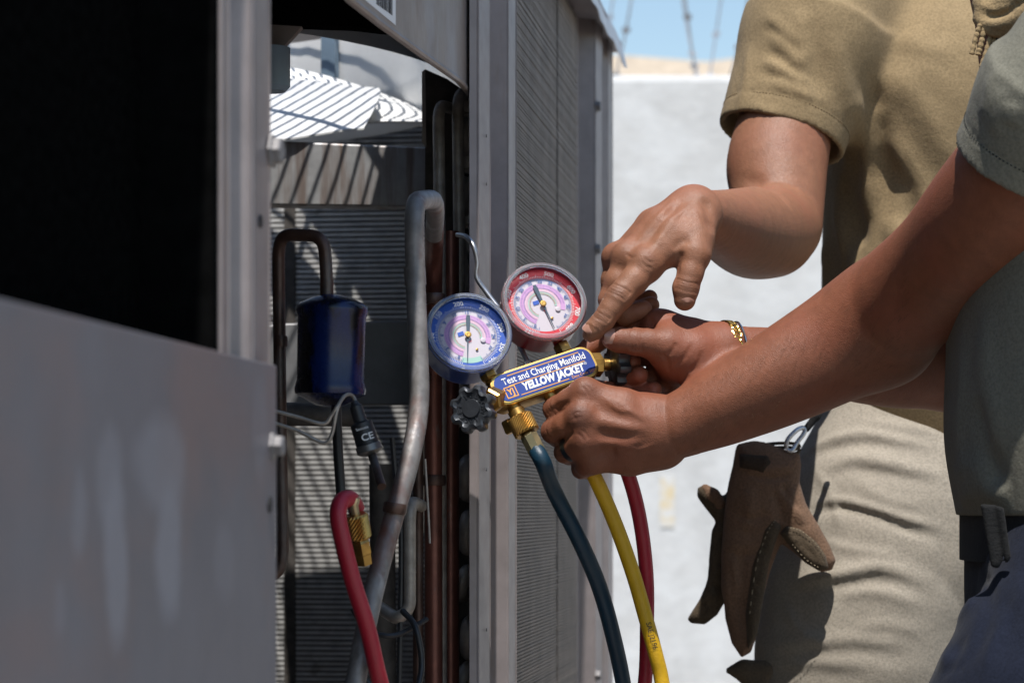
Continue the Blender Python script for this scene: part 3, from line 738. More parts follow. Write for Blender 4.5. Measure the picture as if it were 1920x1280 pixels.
# pressure transducer with its leads
ax = (W(698, 860, 1.96)-W(664, 752, 1.96)).normalized(); o0 = W(664, 752, 1.96); S = 1.96/FPX
pt = part('pressure_sensor', MB().lathe([(0, 0), (7*S, 0), (8*S, 6*S), (12*S, 10*S), (13*S, 40*S), (21*S, 44*S), (22*S, 84*S), (20*S, 86*S)], 26, Matrix.Translation(o0) @ zto(ax)), M_blkp, smooth=True)
MB().lathe([(21*S, 84*S), (24*S, 86*S), (25*S, 98*S), (20*S, 102*S), (9*S, 106*S)], 26, Matrix.Translation(o0) @ zto(ax)).build('sensor_base', mk('dull steel', (0.20, 0.19, 0.18), 0.45, 0.7, var=0.2, vs=60), pt, smooth=True)
Zs = Vector((0, -1, 0)); xs_ = ax.cross(Zs).normalized()
Mt = Matrix.Translation(o0+ax*64*S+Vector((0.25*S*10, -22.6*S, 0))) @ Matrix((( -ax.z, ax.x, 0, 0), (0, 0, -1, 0), (ax.x, ax.z, 0, 0), (0, 0, 0, 1))) if False else None
up = -ax; right = Vector((up.z, 0, -up.x)).normalized(); nrm = right.cross(up)
R = Matrix((right, up, nrm)).transposed().to_4x4()
text('ce_mark', 'CE', 18*S, M_white, pt, Matrix.Translation(o0+ax*72*S-nrm*0+Vector((0, -22.6*S, 0))+right*5*S) @ R, bold=0.0002, sx=1.1)
text('sensor_print', 'Sensata', 8*S, M_white, pt, Matrix.Translation(o0+ax*54*S+Vector((0, -22.4*S, 0))) @ R)
for dz, e in ((0, 768), (14, 790)):
    pts = [(500, e-2, 1.94), (560, e+14+dz*.3, 1.94), (606, e+26+dz, 1.94), (622, e+10+dz, 1.94), (632, 762+dz*.4, 1.94), (646, 742, 1.95), (660, 741, 1.96), (668, 756, 1.96)]
    part('sensor_lead', MB().tube(spline([W(*p) for p in pts], 8), 3.6*S, 8), M_ubend, smooth=True)
pipe('sensor_stub', [(697, 850, 1.96), (716, 912, 1.93)], 8.5, M_copperd)
pipe('access_tube', [(630, 760, 2.0), (634, 850, 2.0), (641, 950, 2.0)], 9.5, M_blkp)
# brass access port on the slanting pipe
ax2 = (W(664, 930, 1.86)-W(688, 1060, 1.88)).normalized(); o1 = W(680, 1040, 1.872); S = 2.35/FPX
ap = part('access_port', MB().lathe([(13*S, -14*S), (14*S, 2*S), (15*S, 4*S), (15*S, 22*S), (12*S, 26*S), (12*S, 34*S)], 6, Matrix.Translation(o1) @ zto(ax2)), M_brass)

unit_done = True
# ------------------------------------------------------------------ manifold gauge set
M_dialb = mk('gauge blue', (0.012, 0.075, 0.40), 0.4); M_dialr = mk('gauge red', (0.55, 0.012, 0.025), 0.4)
M_caseb = mk('blue painted case', (0.008, 0.045, 0.22), 0.35, 0.1, var=0.15, vs=60, coat=0.2)
M_caser = mk('red painted case', (0.20, 0.008, 0.012), 0.35, 0.1, var=0.15, vs=60, coat=0.2)
M_face = mk('dial white', (0.50, 0.46, 0.50), 0.5); M_pur = mk('dial mauve', (0.50, 0.27, 0.50), 0.5)
M_grn = mk('dial green', (0.30, 0.50, 0.42), 0.5); M_pnk = mk('dial pink', (0.66, 0.40, 0.52), 0.5)
M_lab = mk('label blue', (0.008, 0.035, 0.22), 0.35, var=0.12, vs=90, coat=0.2); M_org = mk('label orange', (0.75, 0.33, 0.04), 0.5)
M_needle = mk('needle slate', (0.03, 0.06, 0.09), 0.4)
M_tick = mk('tick blue', (0.02, 0.08, 0.28), 0.5)
M_knob = mk('dark pewter knob', (0.05, 0.054, 0.062), 0.38, 0.55, var=0.2, vs=70, rvar=0.1, bump=0.2, bs=400)
M_hosb = mk('teal blue rubber', (0.004, 0.028, 0.050), 0.45, var=0.1, vs=40, bump=0.3, bs=600)
M_hosy = mk('yellow rubber', (0.62, 0.36, 0.01), 0.5, var=0.08, vs=40, bump=0.5, bs=500)
M_hosr = mk('red rubber', (0.33, 0.012, 0.028), 0.45, var=0.12, vs=30, bump=0.4, bs=500)
# clear thin plastic
M_clear = bpy.data.materials.new('clear plastic'); M_clear.use_nodes = True
n_ = M_clear.node_tree.nodes; l_ = M_clear.node_tree.links; n_.clear()
ou = n_.new('ShaderNodeOutputMaterial'); mx = n_.new('ShaderNodeMixShader'); tr = n_.new('ShaderNodeBsdfTransparent'); gl = n_.new('ShaderNodeBsdfGlossy')
gl.inputs['Roughness'].default_value = 0.05; fr = n_.new('ShaderNodeFresnel'); fr.inputs[0].default_value = 1.25
tr.inputs[0].default_value = (0.97, 0.97, 0.97, 1)
l_.new(fr.outputs[0], mx.inputs[0]); l_.new(tr.outputs[0], mx.inputs[1]); l_.new(gl.outputs[0], mx.inputs[2]); l_.new(mx.outputs[0], ou.inputs[0])
M_bez = mk('clear bezel rim', (0.75, 0.78, 0.8), 0.12, 0.0); M_bez.node_tree.nodes['Principled BSDF'].inputs['Transmission Weight'].default_value = 0.85
PX = YB/FPX
MG = Matrix.Translation(W(1017, 713, YB)) @ Matrix.Rotation(math.radians(-25.5), 4, 'Y') @ Matrix.Rotation(math.radians(-17), 4, 'X') @ Matrix.Rotation(math.radians(20), 4, 'Z')
mg = empty('manifold_gauge_set', MG, 'brass manifold with a blue and a red pressure gauge and blue name plate', 'pressure gauge')
def T(a, y, b): return Matrix.Translation((a*PX, y*PX, b*PX))
FRONT = Matrix(((1, 0, 0, 0), (0, 0, 1, 0), (0, 1, 0, 0), (0, 0, 0, 1)))   # xy drawing -> xz plane
FRONT = Matrix.Rotation(math.pi/2, 4, 'X')                                   # +z -> -y (front)
def rrect(w_, h, r, n=6):
    pts = []
    for cx, cy, a0 in ((w_-r, h-r, 0), (-w_+r, h-r, 90), (-w_+r, -h+r, 180), (w_-r, -h+r, 270)):
        for i in range(n+1):
            a = math.radians(a0+90*i/n); pts.append((cx+r*math.cos(a), cy+r*math.sin(a)))
    return pts
sx = lambda pts: [(x*PX, y*PX) for x, y in pts]
body = MB().prism(sx(rrect(108, 33, 24, 8)), -24*PX, 22*PX, FRONT).build('manifold_body', M_brass, mg, bevel=0.0016, smooth=True)
MB().prism(sx(rrect(105, 29.5, 21, 8)), 22.2*PX, 23*PX, FRONT).build('plate_border', mk('gold line', (0.62, 0.42, 0.12), 0.35, 0.8), body)
MB().prism(sx(rrect(101, 27.5, 19, 8)), 23*PX, 24*PX, FRONT).build('name_plate', M_lab, body)
def flat(o): return FRONT
def LT(x, y, z=24.6): return T(x, -z, y) @ FRONT
text('name_print', 'Test and Charging Manifold', 19.5*PX, M_white, body, LT(3, 11.5), sx=0.80, bold=0.00008)
text('brand_print', 'YELLOW JACKET', 21.5*PX, M_white, body, LT(13, -10), bold=0.00045, sx=0.78, shear=0.15)
text('brand_print', '\u00ae', 8*PX, M_white, body, LT(83, -4))
text('date_print', 'Date Code 2024', 8*PX, M_org, body, LT(72, -22.5), sx=0.95)
for (xa, xb, y) in ((-70, 80, 21.5), (-75, 84, 1.2), (-60, 40, -23.0)):
    MB().prism([(xa*PX, (y-.7)*PX), (xb*PX, (y-.7)*PX), (xb*PX, (y+.7)*PX), (xa*PX, (y+.7)*PX)], 24.2*PX, 24.6*PX, FRONT).build('gold_stripe', M_org, body)
lg = MB()
for s0, s1 in ((11.5, 9.8),):
    for a, b in (((-s0, -s0), (s0, -s1)), ((-s0, s1), (s0, s0)), ((-s0, -s1), (-s1, s1)), ((s1, -s1), (s0, s1))):
        lg.prism([((-76+a[0])*PX, (-11+a[1])*PX), ((-76+b[0])*PX, (-11+a[1])*PX), ((-76+b[0])*PX, (-11+b[1])*PX), ((-76+a[0])*PX, (-11+b[1])*PX)], 24.2*PX, 24.7*PX, FRONT)
lg.build('logo_frame', M_org, body)
text('logo_print', 'YJ', 18*PX, M_org, body, LT(-76, -11), bold=0.0002, sx=0.85)
def hexnut(name, p, d, r, L, m, parent, ch=0.15):
    return MB().lathe([(r*(1-ch), 0), (r, L*0.12), (r, L*0.88), (r*(1-ch), L)], 6, Matrix.Translation(Vector(p)*PX) @ zto(d) @ Matrix.Scale(PX, 4)).build(name, m, parent)
def gauge(a, b, col, red):
    lens_y = -40
    R = 79
    g0 = empty('pressure_gauge', T(a, lens_y, b), parent=mg)
    g0['label'] = ('red' if red else 'blue')+' pressure gauge'
    D = FRONT                                     # local drawing frame, z towards the viewer
    mcase = M_caser if red else M_caseb; mring = M_dialr if red else M_dialb
    MB().lathe([(0, -76), (R*0.82, -76), (R*0.93, -70), (R*0.97, -60), (R*0.985, -18), (R*1.01, -14), (R*1.01, -6), (R*0.96, -5), (R*0.96, -22), (0, -22)], 56, D @ Matrix.Scale(PX, 4), close=False).build('case', mcase, g0, smooth=True)
    MB().lathe([(R*0.99, -10), (R*1.035, -8), (R*1.035, 2), (R*1.0, 6), (R*0.93, 6.5), (R*0.90, 4), (R*0.90, 2.5), (R*0.93, 3), (R*0.97, 0), (R*0.97, -8)], 64, D @ Matrix.Scale(PX, 4), close=False).build('bezel', M_bez, g0, smooth=True)
    MB().lathe([(0.0, 5.2), (R*0.5, 4.8), (R*0.92, 3.2)], 56, D @ Matrix.Scale(PX, 4), close=False).build('lens', M_clear, g0, smooth=True)
    def ann(r0, r1, z, m, nm, a0=0, a1=360, n=72):
        vs = []; k = int(n*(a1-a0)/360)+1
        for i in range(k+1):
            t = math.radians(90-(a0+(a1-a0)*i/k))
            for r in (r0, r1): vs.append(D @ Vector((r*R*math.cos(t)*PX, r*R*math.sin(t)*PX, z*PX)))
        return MB().add(vs, [(2*i, 2*i+1, 2*i+3, 2*i+2) for i in range(k)]).build(nm, m, g0)
    roll = 14 if not red else 12                  # dial turned in its case, degrees clockwise
    mid = roll
    step = 43 if not red else 45
    ann(0.0, 0.96, -16, M_face, 'dial_face')
    ann(0.715, 0.955, -15.2, mring, 'outer_band')
    A0, A1 = roll-158, roll+118
    if red: A0, A1 = roll-150, roll+112
    for r0, r1, m in ((0.44, 0.56, M_pur), (0.36, 0.43, M_pnk), (0.29, 0.35, M_grn)):
        ann(r0, r1, -15.1, m, 'scale_band', A0, A1-(0.56-r1)*60)
    for r, m in ((0.40, M_grn), (0.47, M_tick), (0.325, M_dialr), (0.535, M_tick)):
        mb = MB()
        for i in range(60):
            t = math.radians(90-(A0+4+(A1-A0-24)*i/59)); L = 0.028 if i % 5 else 0.045
            c, s = math.cos(t), math.sin(t); wd = 0.004
            vs = [D @ Vector(((rr*c-sg*wd*s)*R*PX, (rr*s+sg*wd*c)*R*PX, -14.8*PX)) for rr in (r-L, r) for sg in (-1, 1)]
            mb.add(vs, [(0, 1, 3, 2)])
        mb.build('scale_marks', m, g0)['kind'] = 'stuff'
    if not red: ann(0.0, 0.0, 0, M_grn, 'x') if False else ann(0.58, 0.715, -15.0, M_grn, 'vacuum_band', 158+roll, 202+roll)
    # ticks
    mb = MB(); mb2 = MB()
    span = 320
    for i in range(101):
        an = math.radians(90-(roll-160+span*i/100)); c, s = math.cos(an), math.sin(an)
        L = 0.05 if i % 5 else 0.085; wd = 0.0055
        for (bb, r0, r1) in ((mb, 0.725, 0.725+L), (mb2, 0.705-L, 0.705)):
            vs = [D @ Vector(((rr*c-sg*wd*s)*R*PX, (rr*s+sg*wd*c)*R*PX, -14.6*PX)) for rr in (r0, r1) for sg in (-1, 1)]
            bb.add(vs, [(0, 1, 3, 2)])
    mb.build('outer_ticks', M_white, g0)['kind'] = 'stuff'; mb2.build('inner_ticks', M_tick, g0)['kind'] = 'stuff'
    def num(s, deg, r, size, m, radial=True, bold=0.0):
        t = math.radians(90-deg); p = D @ Vector((r*R*math.cos(t)*PX, r*R*math.sin(t)*PX, -14.2*PX))
        text('numeral', s, size*PX, m, g0, Matrix.Translation(p) @ D @ Matrix.Rotation(math.radians(-deg), 4, 'Z'), bold=bold)
    outer = [('400', -16), ('500', 27), ('600', 72), ('700', 113), ('800', 146), ('300', -60), ('200', -103), ('100', -140)] if red else [('50', -118), ('100', -80), ('150', -38), ('200', 3), ('250', 46), ('300', 88), ('350', 124), ('400', 153), ('0', -155)]
    for s, d in outer: num(s, d+roll+(-4 if red else -8), 0.85, 13, M_white, bold=0.00010)
    inner = [('0', -150), ('5', -122), ('10', -94), ('15', -68), ('20', -44), ('25', -18), ('30', 6), ('35', 30), ('40', 54), ('45', 78), ('50', 102), ('55', 126)] if red else [('0', -150), ('3', -118), ('6', -84), ('9', -52), ('12', -22), ('15', 8), ('18', 38), ('21', 66), ('24', 96), ('35', 126)]
    for s, d in inner: num(s, d+roll, 0.615, 9.5, M_tick, bold=0.00012)
    text('unit_print', 'psi', 6*PX, M_dialr, g0, T(0, 14.2, -0.15*R) @ D)
    text('retard_print', 'RETARD', 6*PX, M_white, g0, Matrix.Translation(D @ Vector((.62*R*PX*.8, -.62*R*PX*.75, -14*PX))) @ D @ Matrix.Rotation(math.radians(38), 4, 'Z'))
    lgm = MB().prism([(-17*PX, 4*PX), (-5*PX, 4*PX), (-4*PX, 12*PX), (-16*PX, 12*PX)], -14.9*PX, -14.7*PX, D); lgm.build('dial_logo', M_dialb, g0)
    # needle
    na = math.radians(181 if red else 205)
    nd = MB(); 
    Mn = D @ Matrix.Rotation(-na, 4, 'Z') @ Matrix.Scale(PX, 4)
    nd.prism([(-1.6, 0), (-0.7, 54), (0.7, 54), (1.6, 0)], -11.5, -10.8, Mn)
    nd.prism([(-2, 0), (2, 0), (4.2, -34), (3.2, -42), (-3.2, -42), (-4.2, -34)], -11.5, -10.8, Mn)
    nd.build('needle', M_needle, g0)
    MB().lathe([(0, -10), (5.5, -10), (6.5, -9), (5.5, -7.5), (2.5, -7.2), (0, -7.6)], 20, D @ Matrix.Scale(PX, 4), close=False).build('needle_hub', M_brass, g0, smooth=True)
    for (x, y, r, m) in ((24, -18, 5, M_face), (5, -32, 2.6, M_brass)):
        MB().lathe([(0, -14), (r, -14), (r, -13), (r*.7, -12.6), (0, -12.6)], 16, D @ Matrix.Translation((x*PX, y*PX, 0)) @ Matrix.Scale(PX, 4), close=False).build('calibration_screw', m, g0, smooth=True)
    # stem below
    return g0
gb = gauge(-106, 122, M_dialb, False); gr = gauge(58, 135, M_dialr, True)
for a in (-93, 66):
    hexnut('gauge_fitting', (a, 0, 34), (0, 0, 1), 17, 24, M_brass, mg)
    MB().lathe([(11*PX, 25*PX), (13*PX, 29*PX), (11*PX, 33*PX), (13*PX, 37*PX)], 18, T(a, 0, 0)).build('gauge_thread', M_brass, mg, smooth=True)
# side valves
def knob(center, d, up, name='valve_knob'):
    d = Vector(d).normalized(); x = Vector(up).cross(d).normalized(); y = d.cross(x)
    R = Matrix((x, y, d)).transposed().to_4x4(); M = Matrix.Translation(Vector(center)*PX) @ R @ Matrix.Scale(PX, 4)
    N = 96; vs = []; prof = [(0.80, -13), (0.97, -11), (1.0, -5), (1.0, 5), (0.95, 11), (0.80, 13), (0.62, 9), (0.40, 8), (0.36, 12), (0.0, 12)]
    for r, z in prof:
        for i in range(N):
            a = 2*math.pi*i/N; rr = 46*(0.90+0.10*math.tanh(2.2*math.cos(8*a))) if r > 0.7 else 46
            vs.append(M @ Vector((rr*r*math.cos(a), rr*r*math.sin(a), z)))
    fs = [(j*N+i, j*N+(i+1) % N, (j+1)*N+(i+1) % N, (j+1)*N+i) for j in range(len(prof)-1) for i in range(N)]+[tuple(range(N))[::-1]]
    kb = MB().add(vs, fs).build(name, M_knob, mg, smooth=True)
    s = 'YELLOW JACKET '
    for i, ch in enumerate(s):
        if ch == ' ': continue
        a = math.radians(90-360*i/len(s)); p = M @ Vector((24*math.cos(a), 24*math.sin(a), 8.2))
        text('embossed_letter', ch, 13*PX, M_edge if False else M_knob, kb, Matrix.Translation(p) @ R @ Matrix.Rotation(a-math.pi/2, 4, 'Z'), ext=1.6*PX, bold=0.0001)
    return kb
dl = (-0.62, -0.78, 0.0)
hexnut('valve_bonnet', (-98, -4, -6), (-0.70, -0.58, -0.28), 24, 34, M_brass, mg); 
MB().tube([Vector((-118, -20, -14))*PX, Vector((-166, -56, -32))*PX], 12*PX, 16).build('valve_stem', M_brass, mg, smooth=True)
knob((-172, -62, -34), dl, (0, 0, 1))
dr_ = (0.96, 0.1, -0.26)
hexnut('valve_bonnet', (100, 0, -1), dr_, 23, 24, M_brass, mg)
MB().tube([Vector((120, 2, -6))*PX, Vector((158, 6, -17))*PX], 12*PX, 16).build('valve_stem', M_brass, mg, smooth=True)
knob((150, -8, -18), dr_, (0, 0, 1))
# bottom ports and couplings
def port(a, d, L0, knurl=True):
    d = Vector(d).normalized(); o = Vector((a, 0, -28))
    M = Matrix.Translation(o*PX) @ zto(d) @ Matrix.Scale(PX, 4)
    pr = MB().lathe([(13, -4), (13, 10), (16, 12), (16, 26), (14, 28), (12, 30)], 18, M).build('port', M_brass, mg, smooth=True)
    if not knurl: return
    N = 44; vs = []; rows = 15
    for j in range(rows):
        z = 26+j*2.6
        for i in range(N):
            an = 2*math.pi*i/N; r = 24.0+0.9*(1 if (i+j) % 2 else -1) if 0 < j < rows-1 else 21.5
            vs.append(M @ Vector((r*math.cos(an), r*math.sin(an), z)))
    fs = [(j*N+i, j*N+(i+1) % N, (j+1)*N+(i+1) % N, (j+1)*N+i) for j in range(rows-1) for i in range(N)]+[tuple(range(N))[::-1], tuple(range((rows-1)*N, rows*N))]
    cpl = MB().add(vs, fs).build('knurled_coupling', M_brass, mg)
    MB().lathe([(12, 62), (16.5, 66), (17.5, 70), (17.5, 104), (16, 106), (14, 106)], 8, M).build('hose_ferrule', mk('plated ferrule', (0.42, 0.36, 0.20), 0.3, 0.9, var=0.2, vs=60), mg)
    return MG @ (M @ Vector((0, 0, 104))), (MG.to_3x3() @ (M.to_3x3() @ Vector((0, 0, 1)))).normalized()
blue_end = port(-75, (0.03, 0, -1), 0)
yel_end = port(0, (0.15, 0.1, -1), 0, False)
red_end = port(76, (0.1, 0.2, -1), 0, False)
hexnut('plug', (-88, 22, -44), (0, 0.2, -1), 15, 26, M_brass, mg)
# hanging hook of bright rod
hk = [(994, 688, 2.162), (978, 655, 2.175), (946, 595, 2.21), (912, 548, 2.22), (894, 520, 2.22), (895, 492, 2.22), (888, 462, 2.22), (874, 444, 2.23), (858, 440, 2.25)]
MGI = MG.inverted()
MB().tube([MGI @ p for p in spline([W(*p) for p in hk], 8)], 5*PX, 12).build('hanging_hook', M_steel, mg, smooth=True)
hn = MGI @ W(992, 686, 2.162)
MB().lathe([(9*PX, -12*PX), (11*PX, -10*PX), (11*PX, 6*PX), (9*PX, 8*PX)], 6, Matrix.Translation(hn) @ zto(MGI.to_3x3() @ (W(978, 655, 2.175)-W(994, 688, 2.162)))).build('hook_nut', M_steel, mg)
MB().lathe([(12*PX, -26*PX), (14*PX, -22*PX), (14*PX, -13*PX), (10*PX, -12*PX)], 16, Matrix.Translation(hn) @ zto(MGI.to_3x3() @ (W(978, 655, 2.175)-W(994, 688, 2.162)))).build('hook_boss', M_brass, mg, smooth=True)

# ------------------------------------------------------------------ hoses
def hose(name, pts, r, m, label, n=10):
    mb = MB().tube(spline(pts, n), r, 20); o = mb.build(name, m, None, smooth=True)
    return tag(o, label, 'hose')
def H(px, py, dy): return Vector(q(px, py, dy))
e, d = blue_end
bl = [e-d*0.004, e+d*0.012, H(1040, 922, 12), H(1086, 1012, 55), H(1122, 1095, 110), H(1148, 1185, 150), H(1170, 1290, 195), H(1190, 1450, 230), H(1180, 1900, 200), Vector((0.15, 2.3, 0.05)), Vector((0.25, 2.2, 0.012)), Vector((0.5, 1.9, 0.012)), Vector((0.7, 1.2, 0.012))]
hose('charging_hose', bl, 0.0074, M_hosb, 'dark teal blue hose curving down from the left end of the manifold')
yl = [H(1050, 790, 20), H(1085, 840, 25), H(1118, 900, 30), H(1155, 985, 50), H(1187, 1075, 62), H(1210, 1155, 70), H(1229, 1225, 75), H(1243, 1290, 80), H(1262, 1450, 60), H(1270, 1900, 0), Vector((0.2, 2.1, 0.05)), Vector((0.35, 2.0, 0.012)), Vector((0.7, 1.5, 0.012))]
yh = hose('charging_hose', yl, 0.0068, M_hosy, 'bright yellow hose hanging below the gripping fist')
rl_ = [H(1110, 745, 30), H(1140, 800, 55), H(1178, 890, 70), H(1200, 975, 95), H(1212, 1075, 115), H(1213, 1170, 130), H(1208, 1290, 140), H(1180, 1480, 120), H(1080, 1680, 0), H(900, 1700, -200), W(780, 1500, 1.95), W(716, 1290, 1.88), W(690, 1180, 1.86), W(662, 1090, 1.85), W(642, 1010, 1.845), W(634, 965, 1.845), W(640, 940, 1.85), W(655, 934, 1.86), W(664, 944, 1.87), W(668, 954, 1.875)]
hose('charging_hose', rl_, 0.0066, M_hosr, 'red hose looping from the manifold to a brass port on the slanting pipe')
# its brass coupling at the unit
S = 1.88/FPX
cp = empty('hose_coupling', Matrix.Translation(W(664, 948, 1.862)), 'knurled brass coupling at the red hose end inside the unit', 'coupling')
dcp = (W(679, 1032, 1.872)-W(664, 948, 1.862)).normalized(); M = zto(dcp) @ Matrix.Scale(S, 4)
N = 40; vs = []; rows = 13
for j in range(rows):
    z = 16+j*4.0
    for i in range(N):
        an = 2*math.pi*i/N; r = 22+1.0*(1 if (i+j) % 2 else -1) if 0 < j < rows-1 else 19
        vs.append(M @ Vector((r*math.cos(an), r*math.sin(an), z)))
fs = [(j*N+i, j*N+(i+1) % N, (j+1)*N+(i+1) % N, (j+1)*N+i) for j in range(rows-1) for i in range(N)]+[tuple(range(N))[::-1], tuple(range((rows-1)*N, rows*N))]
MB().add(vs, fs).build('knurled_sleeve', M_brass, cp)
MB().lathe([(12, -16), (13, -12), (11, -4), (8, 0), (8, 16), (14, 18)], 18, M).build('barb', mk('pale brass', (0.55, 0.45, 0.28), 0.35, 0.8, var=0.2, vs=80), cp, smooth=True)
# print on the yellow hose
pa = H(1221, 1178, 73); pb = H(1215, 1158, 72)
dirh = (H(1229, 1225, 75)-H(1210, 1155, 70)).normalized(); nrm_ = Vector((0, -1, 0)); nrm_ = (nrm_-dirh*nrm_.dot(dirh)).normalized(); yy_ = nrm_.cross(dirh)
Rm = Matrix((dirh, yy_, nrm_)).transposed().to_4x4()
text('hose_print', 'SAE J2196', 0.0068, M_ink, yh, Matrix.Translation(H(1219, 1190, 72)+nrm_*0.0071+yy_*0.001) @ Rm, sx=0.9)
# ------------------------------------------------------------------ people
VOX = 0.0023
def skinmat(name, base, warm, dark):
    m = mk(name, base, 0.52, sss=0.06, spec=0.36, var=0.13, vs=85)
    n = m.node_tree.nodes; l = m.node_tree.links; b = n['Principled BSDF']
    src = b.inputs['Base Color'].links[0].from_socket
    def mixattr(src, an, col, amt=1.0):
        at = n.new('ShaderNodeAttribute'); at.attribute_name = an
        mu = n.new('ShaderNodeMath'); mu.operation = 'MULTIPLY'; mu.inputs[1].default_value = amt; l.new(at.outputs['Fac'], mu.inputs[0])
        x = n.new('ShaderNodeMix'); x.data_type = 'RGBA'; l.new(mu.outputs[0], x.inputs[0]); l.new(src, x.inputs[6]); x.inputs[7].default_value = (*col, 1)
        return x.outputs[2]
    tc = n.new('ShaderNodeTexCoord')
    t = n.new('ShaderNodeTexNoise'); t.inputs['Scale'].default_value = 14; t.inputs['Detail'].default_value = 3; l.new(tc.outputs['Object'], t.inputs['Vector'])
    mr = n.new('ShaderNodeMapRange'); mr.inputs[1].default_value = 0.45; mr.inputs[2].default_value = 0.75; mr.inputs[4].default_value = 0.6; l.new(t.outputs[0], mr.inputs[0])
    x = n.new('ShaderNodeMix'); x.data_type = 'RGBA'; l.new(mr.outputs[0], x.inputs[0]); l.new(src, x.inputs[6]); x.inputs[7].default_value = (*warm, 1)
    s2 = mixattr(mixattr(x.outputs[2], 'knuckle', dark), 'palm', (min(1, base[0]*1.25), base[1]*1.05, base[2]*1.12))
    l.new(s2, b.inputs['Base Color'])
    # pores: fine cells plus directional creases
    v = n.new('ShaderNodeTexVoronoi'); v.inputs['Scale'].default_value = 620; v.feature = 'DISTANCE_TO_EDGE'; l.new(tc.outputs['Object'], v.inputs['Vector'])
    t2 = n.new('ShaderNodeTexNoise'); t2.inputs['Scale'].default_value = 260; t2.inputs['Detail'].default_value = 4; l.new(tc.outputs['Object'], t2.inputs['Vector'])
    ad = n.new('ShaderNodeMath'); ad.operation = 'ADD'; l.new(v.outputs['Distance'], ad.inputs[0]); l.new(t2.outputs[0], ad.inputs[1])
    bp = n.new('ShaderNodeBump'); bp.inputs['Strength'].default_value = 0.45; bp.inputs['Distance'].default_value = 0.0008; l.new(ad.outputs[0], bp.inputs['Height']); l.new(bp.outputs[0], b.inputs['Normal'])
    return m
M_skinA = skinmat('tanned skin', (0.24, 0.108, 0.06), (0.275, 0.102, 0.06), (0.115, 0.05, 0.03))
M_skinB = skinmat('warm brown skin', (0.19, 0.069, 0.036), (0.222, 0.065, 0.036), (0.095, 0.038, 0.024))
M_nail = mk('fingernail', (0.36, 0.185, 0.135), 0.3, spec=0.5, var=0.08, vs=120)
def cloth(name, base, var=0.08, weave=900, strength=0.5, second=None, sheen=0.05):
    return mk(name, base, 0.9, var=var, vs=18, bump=strength, bs=weave, spec=0.06, sheen=sheen, second=second, mixs=(7, 7, 7), lo=0.5, hi=0.8, bdist=0.0012, b2=(38, 0.4, 0.004), third=tuple(c*0.72 for c in base), ts=(420, 420, 420), thr=(0.40, 0.66))
M_shirtA = cloth('tan cotton', (0.285, 0.207, 0.114), weave=800, strength=0.4)
M_shirtB = cloth('grey olive cotton', (0.185, 0.176, 0.138), weave=800, strength=0.4)
M_pantA = cloth('khaki canvas', (0.335, 0.296, 0.24), weave=900, strength=0.35)
M_pantB = cloth('navy canvas', (0.013, 0.016, 0.028), weave=700, strength=0.35)
M_glove = cloth('coyote knit', (0.17, 0.102, 0.066), weave=330, strength=0.9); M_suede = cloth('brown suede', (0.085, 0.063, 0.042), weave=500, strength=0.8)
M_web = cloth('black webbing', (0.018, 0.018, 0.018), weave=700, strength=0.6); M_boot = cloth('tan boot leather', (0.20, 0.14, 0.085), weave=150)
M_hair = mk('dark hair', (0.015, 0.011, 0.009), 0.5)
M_gold = mk('gold', (0.75, 0.48, 0.13), 0.2, 1.0); M_silv = mk('silver', (0.6, 0.6, 0.62), 0.2, 1.0)
AK, AP, BK, BP = [], [], [], []           # pigment points: knuckles, palms

def fold(F, j, d, n, r, cnt=3, gap=0.0024, amp=-0.0006, wid=0.0011, arc=62):
    j, d, n = np.array(j), np.array(d)/np.linalg.norm(d), np.array(n, float); n = n-d*(n@d); n /= np.linalg.norm(n); b = np.cross(d, n)
    for i in range(cnt):
        o = (i-(cnt-1)/2)*gap
        F.ridge([j+d*(o+0.0008*math.cos(math.radians(a*3)))+r*(math.cos(math.radians(a))*n+math.sin(math.radians(a))*b) for a in np.linspace(-arc, arc, 9)], amp, wid)
def finger(F, pts, K, dorsal=(0, -1, 0.35), kr=0.010, creases=True, k=0.006):
    F.chain(pts, k)
    P = [q(*p[:3]) for p in pts]
    for i in range(1, len(P)-1):
        if creases: fold(F, P[i], P[i+1]-P[i-1], dorsal, rp(pts[i][3], pts[i][2]), 3 if i == 1 else 2)
        n = np.array(dorsal)/np.linalg.norm(dorsal)
        K.append((P[i]+n*rp(pts[i][3], pts[i][2]), kr, 0.55))
def nail(par, p, d, n, w_, L, thick=0.0012):
    d = Vector(d).normalized(); n = Vector(n); n = (n-d*n.dot(d)).normalized(); b = n.cross(d)
    vs = []; nu, nv = 9, 9
    for s_ in (0, 1):
        for i in range(nu):
            u = i/(nu-1)*2-1
            for j in range(nv):
                v = j/(nv-1)*2-1
                hw = w_*(1-0.10*(1-u)/2)*(1 if u < 0.75 else 1-0.35*((u-0.75)/0.25)**2)*(1 if u > -0.7 else 1-0.3*((-0.7-u)/0.3)**2)
                h = -0.42*w_*v*v-0.05*L*u*u-s_*thick
                vs.append(Vector(p)+d*(u*L)+b*(v*hw)+n*h)
    fs = []; K = nu*nv
    for i in range(nu-1):
        for j in range(nv-1):
            a = i*nv+j; fs += [(a, a+1, a+nv+1, a+nv), (K+a, K+a+nv, K+a+nv+1, K+a+1)]
    for i in range(nu-1):
        a = i*nv; fs += [(a, a+nv, K+a+nv, K+a), (a+nv-1, K+a+nv-1, K+a+2*nv-1, a+2*nv-1)]
    for j in range(nv-1):
        a = (nu-1)*nv+j; fs += [(a, a+1, K+a+1, K+a), (j, K+j, K+j+1, j+1)]
    return MB().add(vs, fs).build('fingernail', M_nail, par, smooth=True)
